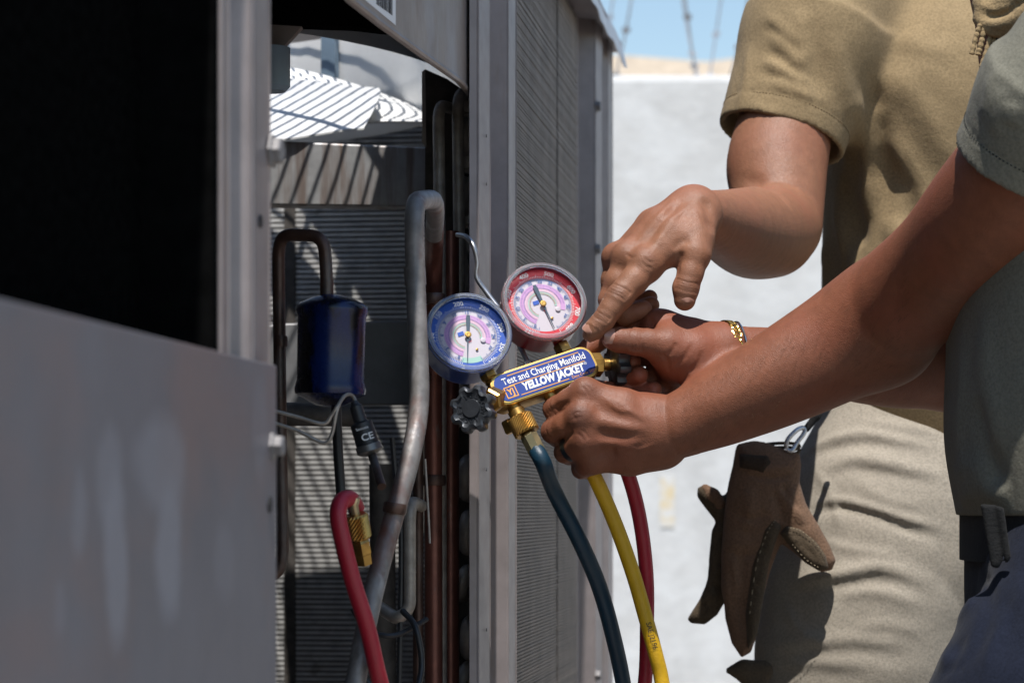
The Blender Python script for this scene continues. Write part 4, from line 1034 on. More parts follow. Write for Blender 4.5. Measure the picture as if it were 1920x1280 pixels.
def head(F, c, face, s=1.0):                # c: centre of the skull, face: direction it looks
    c = np.array(c, float); f = np.array(face, float); f /= np.linalg.norm(f); up = np.array((0, 0, 1.0)); up = up-f*(up@f); up /= np.linalg.norm(up); r = np.cross(f, up)
    M = np.stack([f, r, up], 1)
    L = lambda a, b, d: c+s*(f*a+r*b+up*d)
    F.ell(L(-0.01, 0, 0.02), np.array((0.098, 0.077, 0.10))*s, M, 0.02)
    F.ell(L(0.03, 0, -0.045), np.array((0.062, 0.058, 0.075))*s, M, 0.03)
    F.ell(L(0.062, 0, -0.095), np.array((0.024, 0.028, 0.02))*s, M, 0.02)
    F.cone(L(0.085, 0, 0.0), L(0.108, 0, -0.038), 0.009*s, 0.014*s, 0.01)
    for sg in (-1, 1):
        F.ell(L(0.078, sg*0.034, 0.0), np.array((0.014, 0.018, 0.012))*s, M, 0.01, True)
        F.ell(L(0.074, sg*0.034, 0.0), np.array((0.012, 0.013, 0.011))*s, M, 0.004)
        F.ell(L(0.07, sg*0.033, 0.024), np.array((0.018, 0.026, 0.008))*s, M, 0.01)
        F.ell(L(-0.005, sg*0.079, -0.008), np.array((0.018, 0.007, 0.032))*s, M, 0.006)
        F.ell(L(0.055, sg*0.04, -0.03), np.array((0.024, 0.022, 0.022))*s, M, 0.02)
    F.ell(L(0.088, 0, -0.062), np.array((0.011, 0.024, 0.006))*s, M, 0.008)
    F.ell(L(0.086, 0, -0.073), np.array((0.011, 0.021, 0.007))*s, M, 0.008)
    return L, M

# ---------------- person A: tan shirt, pointing
pA = empty('person', Matrix.Translation((0.53, 2.62, 0)), 'person in tan t-shirt and khaki trousers pointing at the gauges with one finger', 'person')
XA = Matrix.Translation((-0.53, -2.62, 0))
F = Field()
# wrist and metacarpals of the pointing right hand
mc = [((1213, 499, -10, 29), (1262, 442, 15, 35), (1306, 406, 60, 42)), ((1178, 487, 20, 28), (1236, 427, 40, 36), (1300, 396, 75, 42)),
      ((1160, 489, 60, 26), (1226, 426, 80, 34), (1300, 396, 95, 40)), ((1160, 497, 105, 23), (1236, 432, 112, 30), (1304, 402, 112, 38))]
for c in mc: F.chain(c, 0.012)
F.chain([(1300, 400, 75, 46), (1318, 404, 95, 48), (1356, 420, 220, 64), (1408, 436, 420, 85), (1446, 434, 600, 87)], 0.016, n=8)
F.chain([(1462, 424, 660, 80), (1458, 350, 715, 90), (1460, 290, 755, 94), (1500, 130, 840, 80), (1560, -60, 950, 82)], 0.012, n=5)
F.chain([(1304, 428, 28, 37), (1302, 478, -8, 30), (1294, 512, -18, 24), (1286, 540, -22, 24), (1284, 562, -22, 20.5)], 0.010)
F.chain([(1300, 455, 25, 26), (1262, 470, 10, 22)], 0.016)                     # web of the thumb
fA = [[(1213, 499, -10, 29), (1188, 527, -26, 26), (1161, 556, -38, 25.5), (1146, 578, -42, 21), (1131, 600, -44, 20.5), (1114, 618, -44, 18.5), (1106, 628, -44, 15.5)],
      [(1178, 487, 20, 28), (1158, 528, 14, 24), (1145, 562, 18, 22), (1172, 590, 34, 19), (1206, 580, 42, 17)],
      [(1160, 489, 60, 26), (1150, 525, 58, 22), (1147, 556, 62, 21), (1186, 586, 80, 18), (1220, 572, 78, 16.5)],
      [(1160, 497, 105, 23), (1158, 525, 105, 20), (1160, 548, 106, 18), (1192, 572, 112, 16), (1218, 558, 110, 15)]]
F.chain(fA[0], 0.006)
for fi, c in enumerate(fA):
    if fi: F.chain(c, 0.004)
P = [q(*p[:3]) for p in fA[0]]; DN = np.array((-0.45, -0.8, 0.45))
fold(F, P[2], P[4]-P[0], DN, rp(25), 4, 0.0028, -0.0010, 0.0013, 65); fold(F, P[4], P[5]-P[3], DN, rp(20), 3, 0.0024, -0.0008, 0.0012, 60)
AK += [(P[2]+DN*rp(22), 0.011, 0.6), (P[4]+DN*rp(18), 0.008, 0.6)]
PT = [q(1294, 512, -18), q(1286, 540, -22), q(1284, 562, -22)]
fold(F, PT[1], PT[2]-PT[0], (0.1, -1, 0.25), rp(24), 4, 0.0026, -0.0009, 0.0012, 60); AK.append((PT[1]+np.array((0, -1, 0))*rp(22), 0.010, 0.5))
for p_, rr in (((1213, 499, -10), 29), ((1178, 487, 20), 28), ((1158, 489, 60), 26)):
    F.ell(q(*p_)+np.array((-0.0025, -0.004, 0.004)), (0.0115, 0.0115, 0.0115), None, 0.008); AK.append((q(*p_)+np.array((-0.004, -0.012, 0.008)), 0.012, 0.32))
for pl in ([(1290, 380), (1250, 425), (1222, 475)], [(1275, 366), (1225, 418), (1186, 466)]): F.line(pl, 0.0013, 0.004)        # tendons
for pl in ([(1282, 372), (1238, 422), (1204, 470)], [(1262, 470), (1275, 455), (1296, 448)]): F.line(pl, -0.0010, 0.004)
F.line([(1268, 520), (1270, 495), (1280, 468)], -0.003, 0.004)                   # groove beside the thumb
F.line([(1345, 334), (1400, 338), (1450, 356), (1490, 392)], -0.004, 0.007)      # bend of the elbow
F.line([(1336, 440), (1330, 400), (1322, 366)], -0.003, 0.006)                   # wrist crease
for pl in ([(1300, 375), (1270, 405), (1248, 415), (1222, 450)], [(1262, 372), (1240, 400), (1205, 428)]): F.line(pl, 0.0009, 0.0018)
for pl in ([(1206, 480), (1216, 490), (1228, 492)], [(1202, 488), (1212, 499), (1226, 503)], [(1172, 474), (1182, 482), (1192, 480)], [(1318, 400), (1326, 420), (1334, 436)], [(1310, 392), (1318, 414), (1328, 430)], [(1262, 492), (1268, 506), (1270, 520)]): F.line(pl, -0.0007, 0.0013)
AP += [(q(1260, 520, 10), 0.02, 0.6), (q(1200, 572, 50), 0.02, 0.5)]
# torso core, neck, head, other arm
zt = lambda py, Y=2.7: CZ+(HOR-py)/FPX*Y
F.wchain([(0.375, 2.66, 1.47, 0.05), (0.46, 2.70, 1.44, 0.06), (0.62, 2.72, 1.44, 0.06), (0.71, 2.74, 1.45, 0.05)], 0.03)
F.wchain([(0.545, 2.71, 1.48, 0.075), (0.54, 2.69, 1.58, 0.062), (0.535, 2.68, 1.66, 0.062)], 0.03)
head(F, (0.525, 2.65, 1.735), (-0.45, -0.75, -0.45))
F.wchain([(0.72, 2.73, 1.47, 0.058), (0.78, 2.80, 1.22, 0.045), (0.72, 2.70, 1.02, 0.036), (0.70, 2.66, 0.98, 0.03)], 0.02)
F.wchain([(0.70, 2.66, 0.98, 0.03), (0.69, 2.63, 0.90, 0.034), (0.685, 2.61, 0.86, 0.026)], 0.01)
for i in range(4): F.wchain([(0.672+0.016*i-0.01, 2.61, 0.865, 0.011), (0.668+0.016*i-0.01, 2.60, 0.82, 0.009), (0.672+0.014*i-0.01, 2.605, 0.785-0.004*abs(i-1.5), 0.0075)], 0.004)
F.wchain([(0.665, 2.62, 0.91, 0.013), (0.645, 2.60, 0.87, 0.011), (0.64, 2.59, 0.84, 0.009)], 0.005)
bA = F.build('body', M_skinA, VOX, pA, None, {'knuckle': AK, 'palm': AP}, smooth_it=8, regs=[(q(1200, 520, 20), 0.075), (q(1290, 450, 20), 0.07)]); bA.matrix_local = XA
def child(o, X): o.matrix_local = X; return o
di = P[6]-P[4]; child(nail(pA, P[5]+np.array((-0.35, -0.62, 0.70))/np.linalg.norm((-0.35, -0.62, 0.70))*(rp(19.3)+0.0003)+di*0.15, di, (-0.35, -0.7, 0.62), rp(14.5), rp(15)), XA)
child(nail(pA, q(1285, 557, -22)+np.array((0.15, -0.98, 0.0))*(rp(21)+0.0003), PT[2]-PT[1], (0.15, -0.98, 0.0), rp(14), rp(11)), XA)
# hair cap
H_ = Field(); H_.ell((0.532, 2.668, 1.772), (0.098, 0.098, 0.088), None, 0.01); H_.ell((0.50, 2.60, 1.72), (0.06, 0.05, 0.075), None, 0.02, True)
child(H_.build('hair', M_hair, 0.004, pA), XA)
# t-shirt
def shirtA(F, g=0.0):
    F.loft([(0.965, 0.545, 2.70, 0.190+g, 0.135+g), (1.10, 0.548, 2.70, 0.200+g, 0.142+g), (1.25, 0.552, 2.695, 0.203+g, 0.140+g), (1.38, 0.553, 2.70, 0.198+g, 0.128+g), (1.46, 0.55, 2.70, 0.175+g, 0.11+g), (1.53, 0.545, 2.70, 0.10+g, 0.075+g), (1.56, 0.543, 2.69, 0.068+g, 0.066+g)], 0.02, yaw=0.12, p=2.5)
F = Field(); shirtA(F)
F.ell((0.465, 2.575, 1.335), (0.085, 0.045, 0.085), None, 0.05); F.ell((0.62, 2.575, 1.335), (0.085, 0.045, 0.085), None, 0.05)   # chest
F.ell((0.53, 2.575, 1.08), (0.13, 0.06, 0.12), None, 0.06)                                                                          # belly
sh = [q(1575, -70, 950), q(1522, 70, 845), q(1462, 268, 800)]
F.cone(sh[0], sh[1], 0.075, 0.072, 0.03); dS = (sh[2]-sh[1])/np.linalg.norm(sh[2]-sh[1])
hemp = sh[1]+dS*(np.linalg.norm(sh[2]-sh[1])-0.004)
F.flatcone(sh[1]-dS*0.01, hemp, 0.0735, 0.0680, 0.02)
bb = np.cross(dS, (0, 1, 0)); bb /= np.linalg.norm(bb); cc = np.cross(dS, bb)
ringp = lambda h, r: [hemp-dS*h+r*(math.cos(a)*bb+math.sin(a)*cc) for a in np.linspace(0, 2*math.pi, 33)]
random.seed(11); F.ridge(ringp(0.021, 0.0695), -0.0018, 0.0022)
F.ridge(ringp(0.0185, 0.0695), 0.0008, 0.0016)
for pl, a, wd in (([(1512, -10), (1518, 60), (1533, 140), (1545, 185)], -0.005, 0.011), ([(1506, 10), (1508, 70), (1520, 140)], 0.005, 0.012), ([(1440, 60), (1480, 95), (1510, 130)], 0.004, 0.007), ([(1430, 110), (1475, 135), (1520, 170)], 0.004, 0.007),
                  ([(1425, 20), (1470, 60), (1500, 90)], 0.0035, 0.007), ([(1440, 150), (1490, 168), (1530, 190)], 0.003, 0.006), ([(1405, 80), (1400, 150), (1385, 215)], 0.003, 0.008),
                  ([(1428, 90), (1470, 118), (1510, 152)], -0.003, 0.005), ([(1400, 190), (1450, 215), (1510, 235)], 0.0025, 0.006), ([(1432, 42), (1478, 80), (1506, 112)], -0.003, 0.005), ([(1415, 132), (1470, 148), (1520, 170)], -0.002, 0.005),
                  ([(1580, 215), (1606, 200), (1600, 260), (1575, 320)], 0.006, 0.012), ([(1612, 190), (1628, 260), (1632, 340), (1630, 420)], 0.007, 0.013), ([(1645, 210), (1655, 300), (1650, 420)], -0.004, 0.014), ([(1575, 330), (1600, 400), (1615, 470)], -0.006, 0.012),
                  ([(1560, 360), (1580, 440), (1600, 520), (1640, 580)], 0.005, 0.012), ([(1545, 440), (1552, 520), (1560, 600)], 0.006, 0.010), ([(1590, 420), (1590, 500), (1600, 560)], -0.004, 0.010),
                  ([(1640, 180), (1700, 150), (1780, 120)], 0.003, 0.02), ([(1660, 120), (1740, 220), (1790, 330)], 0.0035, 0.014), ([(1650, 240), (1715, 330), (1765, 430)], 0.004, 0.013), ([(1665, 400), (1700, 480), (1720, 560)], 0.0045, 0.012), ([(1690, 60), (1730, 90), (1800, 100)], 0.003, 0.012), ([(1560, 60), (1580, 140), (1600, 200)], 0.003, 0.012), ([(1690, 380), (1735, 440), (1760, 500)], -0.003, 0.012), ([(1600, 300), (1680, 330), (1760, 400)], -0.003, 0.02)):
    F.line(pl, a, wd, 5)
F.flush(); F.flatcone(hemp-dS*0.024, hemp+dS*0.03, 0.0600, 0.0655, 0.002, True)
F.flatcone((0.545, 2.70, 0.90), (0.545, 2.70, 0.985), 0.16, 0.12, 0.01, True); F.cone((0.543, 2.69, 1.55), (0.54, 2.68, 1.62), 0.064, 0.07, 0.004, True)
def stitch(par, X, m, h, r):
    mb = MB(); sp = [hemp-dS*h+r*(math.cos(a)*bb+math.sin(a)*cc) for a in np.linspace(0, 2*math.pi, 241)]
    for i in range(0, 240, 2): mb.tube([Vector(sp[i]), Vector(sp[i]).lerp(Vector(sp[i+1]), 0.9)], 0.00055, 4)
    o = mb.build('hem_stitching', m, par, X); o['kind'] = 'stuff'
stitch(pA, XA, cloth('tan thread', (0.16, 0.11, 0.06)), 0.0205, 0.0686)
sA = child(F.build('t_shirt', M_shirtA, 0.0031, pA), XA)
# other sleeve is behind person B but real
F = Field(); F.cone((0.70, 2.72, 1.48), (0.745, 2.77, 1.36), 0.075, 0.075, 0.01); F.flatcone((0.74, 2.763, 1.37), (0.772, 2.79, 1.26), 0.074, 0.07, 0.01); F.flatcone((0.765, 2.784, 1.285), (0.782, 2.80, 1.22), 0.062, 0.063, 0.002, True)
child(F.build('sleeve', M_shirtA, 0.003, pA), XA)
# trousers
F = Field()
F.loft([(0.76, 0.52, 2.68, 0.20, 0.13), (0.86, 0.525, 2.68, 0.212, 0.138), (0.95, 0.535, 2.685, 0.206, 0.136), (1.01, 0.54, 2.69, 0.195, 0.132), (1.03, 0.54, 2.69, 0.19, 0.128)], 0.02, yaw=0.12, p=2.5)
F.wchain([(0.415, 2.63, 0.88, 0.118), (0.378, 2.61, 0.74, 0.116), (0.35, 2.62, 0.48, 0.088), (0.35, 2.66, 0.28, 0.078), (0.35, 2.70, 0.09, 0.074)], 0.05, n=3)
F.wchain([(0.63, 2.68, 0.84, 0.115), (0.66, 2.68, 0.66, 0.105), (0.68, 2.68, 0.48, 0.085), (0.69, 2.72, 0.28, 0.077), (0.69, 2.76, 0.09, 0.074)], 0.04, n=3)
for pl, a in (([(1500, 850), (1555, 822), (1619, 814), (1682, 826), (1779, 842)], 0.0075), ([(1530, 890), (1589, 869), (1648, 862), (1724, 880), (1785, 896)], 0.007), ([(1513, 947), (1572, 938), (1640, 951), (1707, 974), (1780, 990)], 0.007),
              ([(1470, 1098), (1540, 1086), (1600, 1074), (1661, 1070), (1775, 1105)], 0.008), ([(1440, 1215), (1520, 1200), (1620, 1205), (1720, 1225)], 0.005), ([(1430, 1250), (1520, 1245), (1640, 1255)], 0.003)):
    wd = random.uniform(0.004, 0.009); pl = [(x, y+random.uniform(-5, 5)) for x, y in pl]; F.line(pl, a*random.uniform(0.6, 1.05), wd, 5); F.line([(x, y+random.uniform(9, 20)) for x, y in pl], -a*random.uniform(0.45, 0.8), wd*1.2, 5)
for pl, a in (([(1520, 870), (1560, 930), (1575, 1000)], 0.003), ([(1600, 900), (1660, 935), (1740, 950)], 0.0025), ([(1540, 1010), (1600, 1030), (1690, 1040)], 0.003), ([(1560, 1115), (1640, 1108), (1740, 1140)], 0.0025), ([(1470, 1130), (1500, 1180), (1560, 1215)], 0.0035), ([(1600, 1180), (1660, 1170), (1740, 1190)], 0.002), ([(1490, 920), (1500, 980), (1480, 1040)], 0.003), ([(1620, 790), (1690, 800), (1770, 815)], 0.003)):
    F.line(pl, a, random.uniform(0.004, 0.007), 5)
F.line([(1772, 990), (1770, 1060), (1765, 1110)], -0.0025, 0.003)
tA = child(F.build('trousers', M_pantA, 0.0034, pA), XA)
for s, x, y in ((1, 0.35, 2.70), (2, 0.69, 2.76)):
    F = Field(); F.cone((x, y+0.02, 0.05), (x, y+0.02, 0.16), 0.05, 0.056, 0.02); F.ell((x-0.01, y-0.07, 0.045), (0.05, 0.13, 0.045), None, 0.03); F.flatcone((x, y-0.03, -0.05), (x, y-0.03, 0.004), 0.2, 0.2, 0.004, True)
    child(F.build('boot', M_boot, 0.005, pA), XA)
# belt of person A
mb = MB(); pts = []
for i in range(49):
    a = 2*math.pi*i/48; c_, s_ = math.cos(a), math.sin(a); x = 0.197*np.sign(c_)*abs(c_)**0.8; y = 0.138*np.sign(s_)*abs(s_)**0.8
    ca, sa = math.cos(0.12), math.sin(0.12); pts.append((0.54+ca*x-sa*y, 2.69+sa*x+ca*y))
vs = [(x, y, z) for z in (0.985, 1.022) for x, y in pts]; n = 49
MB().add(vs, [(i, i+1, n+i+1, n+i) for i in range(n-1)]).build('belt', cloth('tan webbing', (0.24, 0.18, 0.11)), pA, XA, smooth=True)

# ---------------- person B: olive shirt, holding the manifold
pB = empty('person', Matrix.Translation((0.50, 2.02, 0)), 'person in grey olive t-shirt and navy trousers gripping the gauge manifold with both hands', 'person')
XB = Matrix.Translation((-0.50, -2.02, 0))
F = Field()
# left fist
mcB = [((1098, 740, -45, 28), (1168, 762, -48, 34), (1240, 784, -30, 38)), ((1092, 786, -60, 27), (1175, 797, -58, 34), (1240, 803, -36, 38)),
       ((1098, 829, -54, 25), (1180, 830, -48, 33), (1240, 824, -32, 38)), ((1114, 862, -34, 23), (1182, 856, -28, 33), (1240, 838, -24, 36))]
for c in mcB: F.chain(c, 0.013)
F.chain([(1180, 845, 12, 36), (1235, 830, 0, 36)], 0.02); F.chain([(1165, 775, 8, 32), (1225, 795, 0, 36)], 0.02)
F.chain([(1238, 808, -28, 58), (1262, 801, -30, 60), (1310, 782, -34, 66), (1370, 754, -40, 77), (1470, 704, -50, 92), (1575, 646, -62, 104), (1653, 590, -100, 108), (1700, 560, -145, 110), (1780, 488, -260, 113), (1870, 395, -420, 132), (1950, 290, -540, 132), (2010, 190, -600, 128)], 0.014, n=7)
fB = [[(1098, 740, -45, 27), (1068, 752, -36, 23), (1041, 766, -18, 22), (1046, 776, 32, 19), (1085, 782, 52, 17)],
      [(1092, 786, -60, 26), (1062, 798, -46, 23), (1038, 808, -22, 22.5), (1046, 818, 32, 19), (1085, 818, 50, 17)],
      [(1098, 829, -54, 24), (1076, 838, -42, 21), (1060, 847, -20, 20), (1068, 852, 28, 18), (1105, 848, 44, 16)],
      [(1114, 862, -34, 22), (1098, 872, -24, 19), (1090, 878, 0, 18), (1100, 880, 36, 16), (1125, 872, 44, 14)]]
for c in fB: F.chain(c, 0.004)
for i, c in enumerate(fB):
    j = q(*c[2][:3]); fold(F, j, q(*c[2][:3])-q(*c[1][:3]), (-0.8, -0.6, 0), rp(c[2][3]), 3, 0.0026, -0.0007, 0.0012, 55)
for p_, rr in (((1096, 735, -52), 26), ((1088, 781, -70), 25), ((1092, 824, -62), 23), ((1108, 860, -42), 20)):
    F.ell(q(*p_), (0.0118, 0.0110, 0.0118), None, 0.009)
BK += [(q(1078, 779, -92), 0.011, 0.95), (q(1086, 818, -80), 0.009, 0.45), (q(1094, 722, -70), 0.013, 0.35), (q(1075, 745, -60), 0.012, 0.2)]
BK += [(q(*c[2][:3])+np.array((-0.006, -0.008, 0)), 0.011, 0.4) for c in fB]
for pl in ([(1112, 735), (1170, 762), (1225, 790)], [(1112, 786), (1170, 800), (1220, 806)], [(1115, 828), (1165, 832), (1210, 826)]): F.line(pl, 0.0011, 0.0045)
for pl in ([(1110, 762), (1150, 778), (1200, 792)], [(1112, 808), (1150, 818), (1200, 818)], [(1118, 848), (1160, 846)]): F.line(pl, -0.0014, 0.005)
for pl in ([(1070, 752), (1045, 764), (1020, 778)], [(1074, 806), (1060, 818), (1040, 836)]): F.line(pl, -0.0022, 0.0028)
for pl in ([(1130, 745), (1160, 768), (1185, 772), (1215, 795)], [(1140, 850), (1170, 838), (1200, 842), (1230, 830)], [(1290, 770), (1340, 752), (1385, 738), (1440, 700)]): F.line(pl, 0.0008, 0.002)
for pl in ([(1088, 722), (1098, 730), (1106, 744)], [(1096, 718), (1106, 728), (1112, 740)], [(1080, 812), (1090, 818), (1096, 828)], [(1090, 806), (1100, 814), (1104, 824)]): F.line(pl, -0.0007, 0.0013)
F.line([(1236, 745), (1246, 780), (1250, 830), (1246, 866)], -0.0012, 0.006)
F.line([(1280, 770), (1340, 760), (1420, 715), (1500, 668)], 0.0012, 0.014)
for pl in ([(1068, 782), (1078, 774), (1090, 772)], [(1068, 788), (1080, 783), (1094, 780)], [(1072, 776), (1082, 788)]): F.line(pl, -0.0008, 0.0012)
F.line([(1660, 520), (1690, 570), (1700, 640)], -0.002, 0.014); F.ell(q(1668, 668, -70), (0.030, 0.022, 0.022), None, 0.03)
F.chain([(1205, 770, 4, 30), (1145, 742, 40, 25), (1095, 728, 62, 22), (1062, 718, 70, 18)], 0.012)           # hidden thumb
# right hand on the far valve: palm to the viewer
mcR = [((1232, 614, 48, 27), (1300, 632, 42, 34), (1362, 650, 40, 40)), ((1246, 646, 62, 26), (1305, 650, 52, 34), (1362, 656, 44, 40)),
       ((1258, 678, 60, 25), (1312, 670, 52, 33), (1364, 664, 46, 38)), ((1266, 704, 50, 23), (1318, 688, 48, 30), (1366, 670, 46, 34))]
for c in mcR: F.chain(c, 0.012)
F.chain([(1346, 662, 28, 42), (1296, 660, 4, 40), (1250, 647, -14, 31), (1218, 642, -22, 25), (1190, 640, -26, 24.5), (1160, 637, -28, 22.5), (1147, 635, -28, 19)], 0.012)
F.ell(q(1290, 672, 14), (0.030, 0.020, 0.020), None, 0.02)
F.chain([(1262, 625, 20, 24), (1240, 612, 36, 24)], 0.02)
fR = [[(1232, 614, 48, 26), (1190, 612, 70, 23), (1150, 622, 82, 21), (1110, 648, 76, 18), (1090, 662, 66, 16)],
      [(1246, 646, 62, 25), (1208, 662, 84, 22), (1178, 676, 88, 20), (1164, 688, 58, 18), (1186, 678, 34, 16.5)],
      [(1258, 678, 60, 24), (1228, 708, 78, 22), (1196, 722, 74, 20), (1172, 712, 42, 18.5), (1198, 703, 16, 17.5)],
      [(1266, 704, 50, 22), (1246, 734, 58, 20), (1222, 744, 52, 18), (1204, 738, 24, 16), (1226, 730, 8, 15)]]
for c in fR: F.chain(c, 0.004)
PR = [q(1218, 642, -22), q(1190, 640, -26), q(1160, 637, -28)]
fold(F, PR[1], PR[2]-PR[0], (0, -0.9, 0.3), rp(24.5), 4, 0.0030, -0.0010, 0.0013, 60); BK.append((PR[1]+np.array((0, -0.9, 0.3))*rp(23), 0.010, 0.3))
for pl in ([(1248, 668), (1262, 656), (1268, 640)], [(1260, 690), (1285, 668), (1300, 640)], [(1290, 700), (1310, 680), (1318, 655)], [(1255, 700), (1250, 675), (1240, 662)]): F.line(pl, -0.0013, 0.0022)
F.line([(1213, 596), (1222, 606), (1225, 618)], -0.0015, 0.003)
BP += [(q(1290, 690, 10), 0.030, 0.7), (q(1235, 605, 30), 0.02, 0.8), (q(1190, 710, 10), 0.03, 0.9), (q(1140, 642, -40), 0.012, 0.8), (q(1250, 700, 40), 0.03, 0.8)]
F.chain([(1358, 657, 42, 43), (1380, 657, 48, 45), (1450, 664, 78, 50), (1560, 682, 150, 62), (1680, 692, 230, 73), (1790, 690, 290, 74)], 0.014, n=6)
F.chain([(1790, 690, 290, 74), (1870, 560, 240, 84), (1960, 330, 180, 92)], 0.02, n=2)
# shoulders, neck, head
F.wchain([(0.435, 1.87, 1.195, 0.048), (0.47, 1.93, 1.205, 0.052), (0.475, 2.10, 1.205, 0.052), (0.475, 2.19, 1.18, 0.05)], 0.03)
F.wchain([(0.47, 2.02, 1.23, 0.075), (0.445, 2.02, 1.33, 0.060), (0.42, 2.02, 1.42, 0.060)], 0.03)
head(F, (0.405, 2.02, 1.50), (-0.82, 0.05, -0.55))
bB = child(F.build('body', M_skinB, VOX, pB, None, {'knuckle': BK, 'palm': BP}, smooth_it=8, regs=[(q(1100, 800, -30), 0.075), (q(1190, 810, -30), 0.06), (q(1200, 660, 20), 0.07), (q(1290, 660, 20), 0.06)]), XB)
child(nail(pB, q(1150, 635, -28)+np.array((0, -0.97, 0.22))*(rp(22.2)+0.0004)+np.array((-0.0012, 0, 0)), PR[2]-PR[1], (-0.10, -0.97, 0.22), rp(15.5), rp(15)), XB)
H_ = Field(); H_.ell((0.425, 2.02, 1.54), (0.105, 0.088, 0.092), None, 0.01); H_.ell((0.34, 2.02, 1.47), (0.07, 0.09, 0.075), None, 0.02, True)
child(H_.build('hair', M_hair, 0.004, pB), XB)
# shirt B
F = Field()
F.loft([(0.893, 0.512, 2.02, 0.134, 0.172), (0.95, 0.506, 2.02, 0.138, 0.17), (1.03, 0.505, 2.02, 0.136, 0.172), (1.12, 0.498, 2.02, 0.126, 0.172), (1.19, 0.49, 2.02, 0.108, 0.165), (1.25, 0.48, 2.02, 0.088, 0.13), (1.30, 0.468, 2.02, 0.070, 0.085), (1.325, 0.462, 2.02, 0.064, 0.066)], 0.02, p=2.5)
s0, s1 = q(2035, 120, -600), q(2000, 180, -600); hc = q(1942, 312, -530)
F.cone(s0, s1, 0.062, 0.064, 0.03); dS = hc-s1; Ls = np.linalg.norm(dS); dS = dS/Ls; hemp = hc
F.flatcone(s1-dS*0.01, hemp, 0.065, 0.0665, 0.02)
bb = np.cross(dS, (0, 1, 0)); bb /= np.linalg.norm(bb); cc = np.cross(dS, bb)
F.ridge(ringp(0.020, 0.0672), -0.0018, 0.0022); F.ridge(ringp(0.0175, 0.0672), 0.0008, 0.0016)
for pl, a, wd in (([(1800, 600), (1806, 700), (1800, 800), (1812, 900)], 0.004, 0.012), ([(1850, 560), (1846, 680), (1860, 800), (1850, 900)], 0.004, 0.016), ([(1825, 740), (1850, 830), (1880, 930)], -0.005, 0.014), ([(1790, 900), (1820, 880), (1870, 900)], 0.006, 0.012), ([(1795, 935), (1840, 918), (1900, 930)], 0.007, 0.010),
                  ([(1860, 130), (1855, 180), (1840, 230)], 0.003, 0.008), ([(1880, 160), (1870, 210), (1860, 260)], 0.003, 0.008), ([(1900, 190), (1895, 240)], 0.003, 0.008)): F.line(pl, a, wd, 5)
F.flush(); F.flatcone(hemp-dS*0.024, hemp+dS*0.03, 0.0575, 0.0620, 0.002, True)
F.cone((0.46, 2.02, 1.315), (0.44, 2.02, 1.40), 0.060, 0.075, 0.004, True); F.flatcone((0.512, 2.02, 0.85), (0.512, 2.02, 0.90), 0.11, 0.11, 0.01, True)
stitch(pB, XB, cloth('dark thread', (0.05, 0.05, 0.045)), 0.0195, 0.0662)
child(F.build('t_shirt', M_shirtB, 0.0026, pB), XB)
F = Field(); F.cone((0.478, 2.17, 1.20), (0.465, 2.205, 1.14), 0.068, 0.068, 0.01); F.flatcone((0.466, 2.20, 1.15), (0.44, 2.235, 1.07), 0.067, 0.065, 0.01); F.flatcone((0.448, 2.225, 1.09), (0.435, 2.24, 1.05), 0.058, 0.059, 0.002, True)
child(F.build('sleeve', M_shirtB, 0.003, pB), XB)
# navy trousers
F = Field()
F.loft([(0.72, 0.525, 2.02, 0.118, 0.165), (0.80, 0.515, 2.02, 0.128, 0.172), (0.86, 0.512, 2.02, 0.127, 0.168), (0.90, 0.512, 2.02, 0.126, 0.166)], 0.02, p=2.5)
F.wchain([(0.488, 1.93, 0.825, 0.096), (0.43, 1.91, 0.74, 0.099), (0.365, 1.90, 0.60, 0.092), (0.31, 1.90, 0.46, 0.078), (0.335, 1.91, 0.27, 0.068), (0.355, 1.92, 0.09, 0.066)], 0.03, n=3)
F.wchain([(0.52, 2.11, 0.80, 0.098), (0.55, 2.13, 0.64, 0.095), (0.57, 2.14, 0.46, 0.078), (0.63, 2.14, 0.27, 0.068), (0.68, 2.14, 0.09, 0.066)], 0.03, n=3)
for pl, a, wd in (([(1838, 1060), (1850, 1150), (1810, 1260)], -0.005, 0.007), ([(1740, 1190), (1790, 1170), (1830, 1120)], 0.006, 0.010), ([(1760, 1180), (1790, 1215), (1780, 1270)], -0.006, 0.010), ([(1905, 1110), (1870, 1180), (1840, 1270)], 0.0028, 0.003), ([(1860, 1090), (1890, 1160), (1880, 1260)], -0.004, 0.012), ([(1730, 1240), (1770, 1230), (1800, 1250)], 0.005, 0.009)): F.line(pl, a, wd, 5)
child(F.build('trousers', M_pantB, 0.0036, pB), XB)
for x, y in ((0.355, 1.92), (0.68, 2.14)):
    F = Field(); F.cone((x+0.02, y, 0.05), (x+0.01, y, 0.16), 0.05, 0.056, 0.02); F.ell((x-0.06, y, 0.045), (0.13, 0.05, 0.045), None, 0.03); F.flatcone((x-0.03, y, -0.05), (x-0.03, y, 0.004), 0.2, 0.2, 0.004, True)
    child(F.build('boot', M_boot, 0.005, pB), XB)
pts = []
for i in range(65):
    a = 2*math.pi*i/64; c_, s_ = math.cos(a), math.sin(a); pts.append((0.512+0.131*np.sign(c_)*abs(c_)**0.8, 2.02+0.172*np.sign(s_)*abs(s_)**0.8))
n = 65; vs = [(x, y, z) for z in (0.855, 0.899) for x, y in pts]
blt = MB().add(vs, [(i, i+1, n+i+1, n+i) for i in range(n-1)]).build('belt', M_web, pB, XB, smooth=True)
# ------------------------------------------------------------------ things worn and carried
def thing_field(F, name, m, vox, label, cat, origin):
    root = empty(name, Matrix.Translation(Vector(origin)), label, cat); X = Matrix.Translation(-Vector(origin)); return root, X
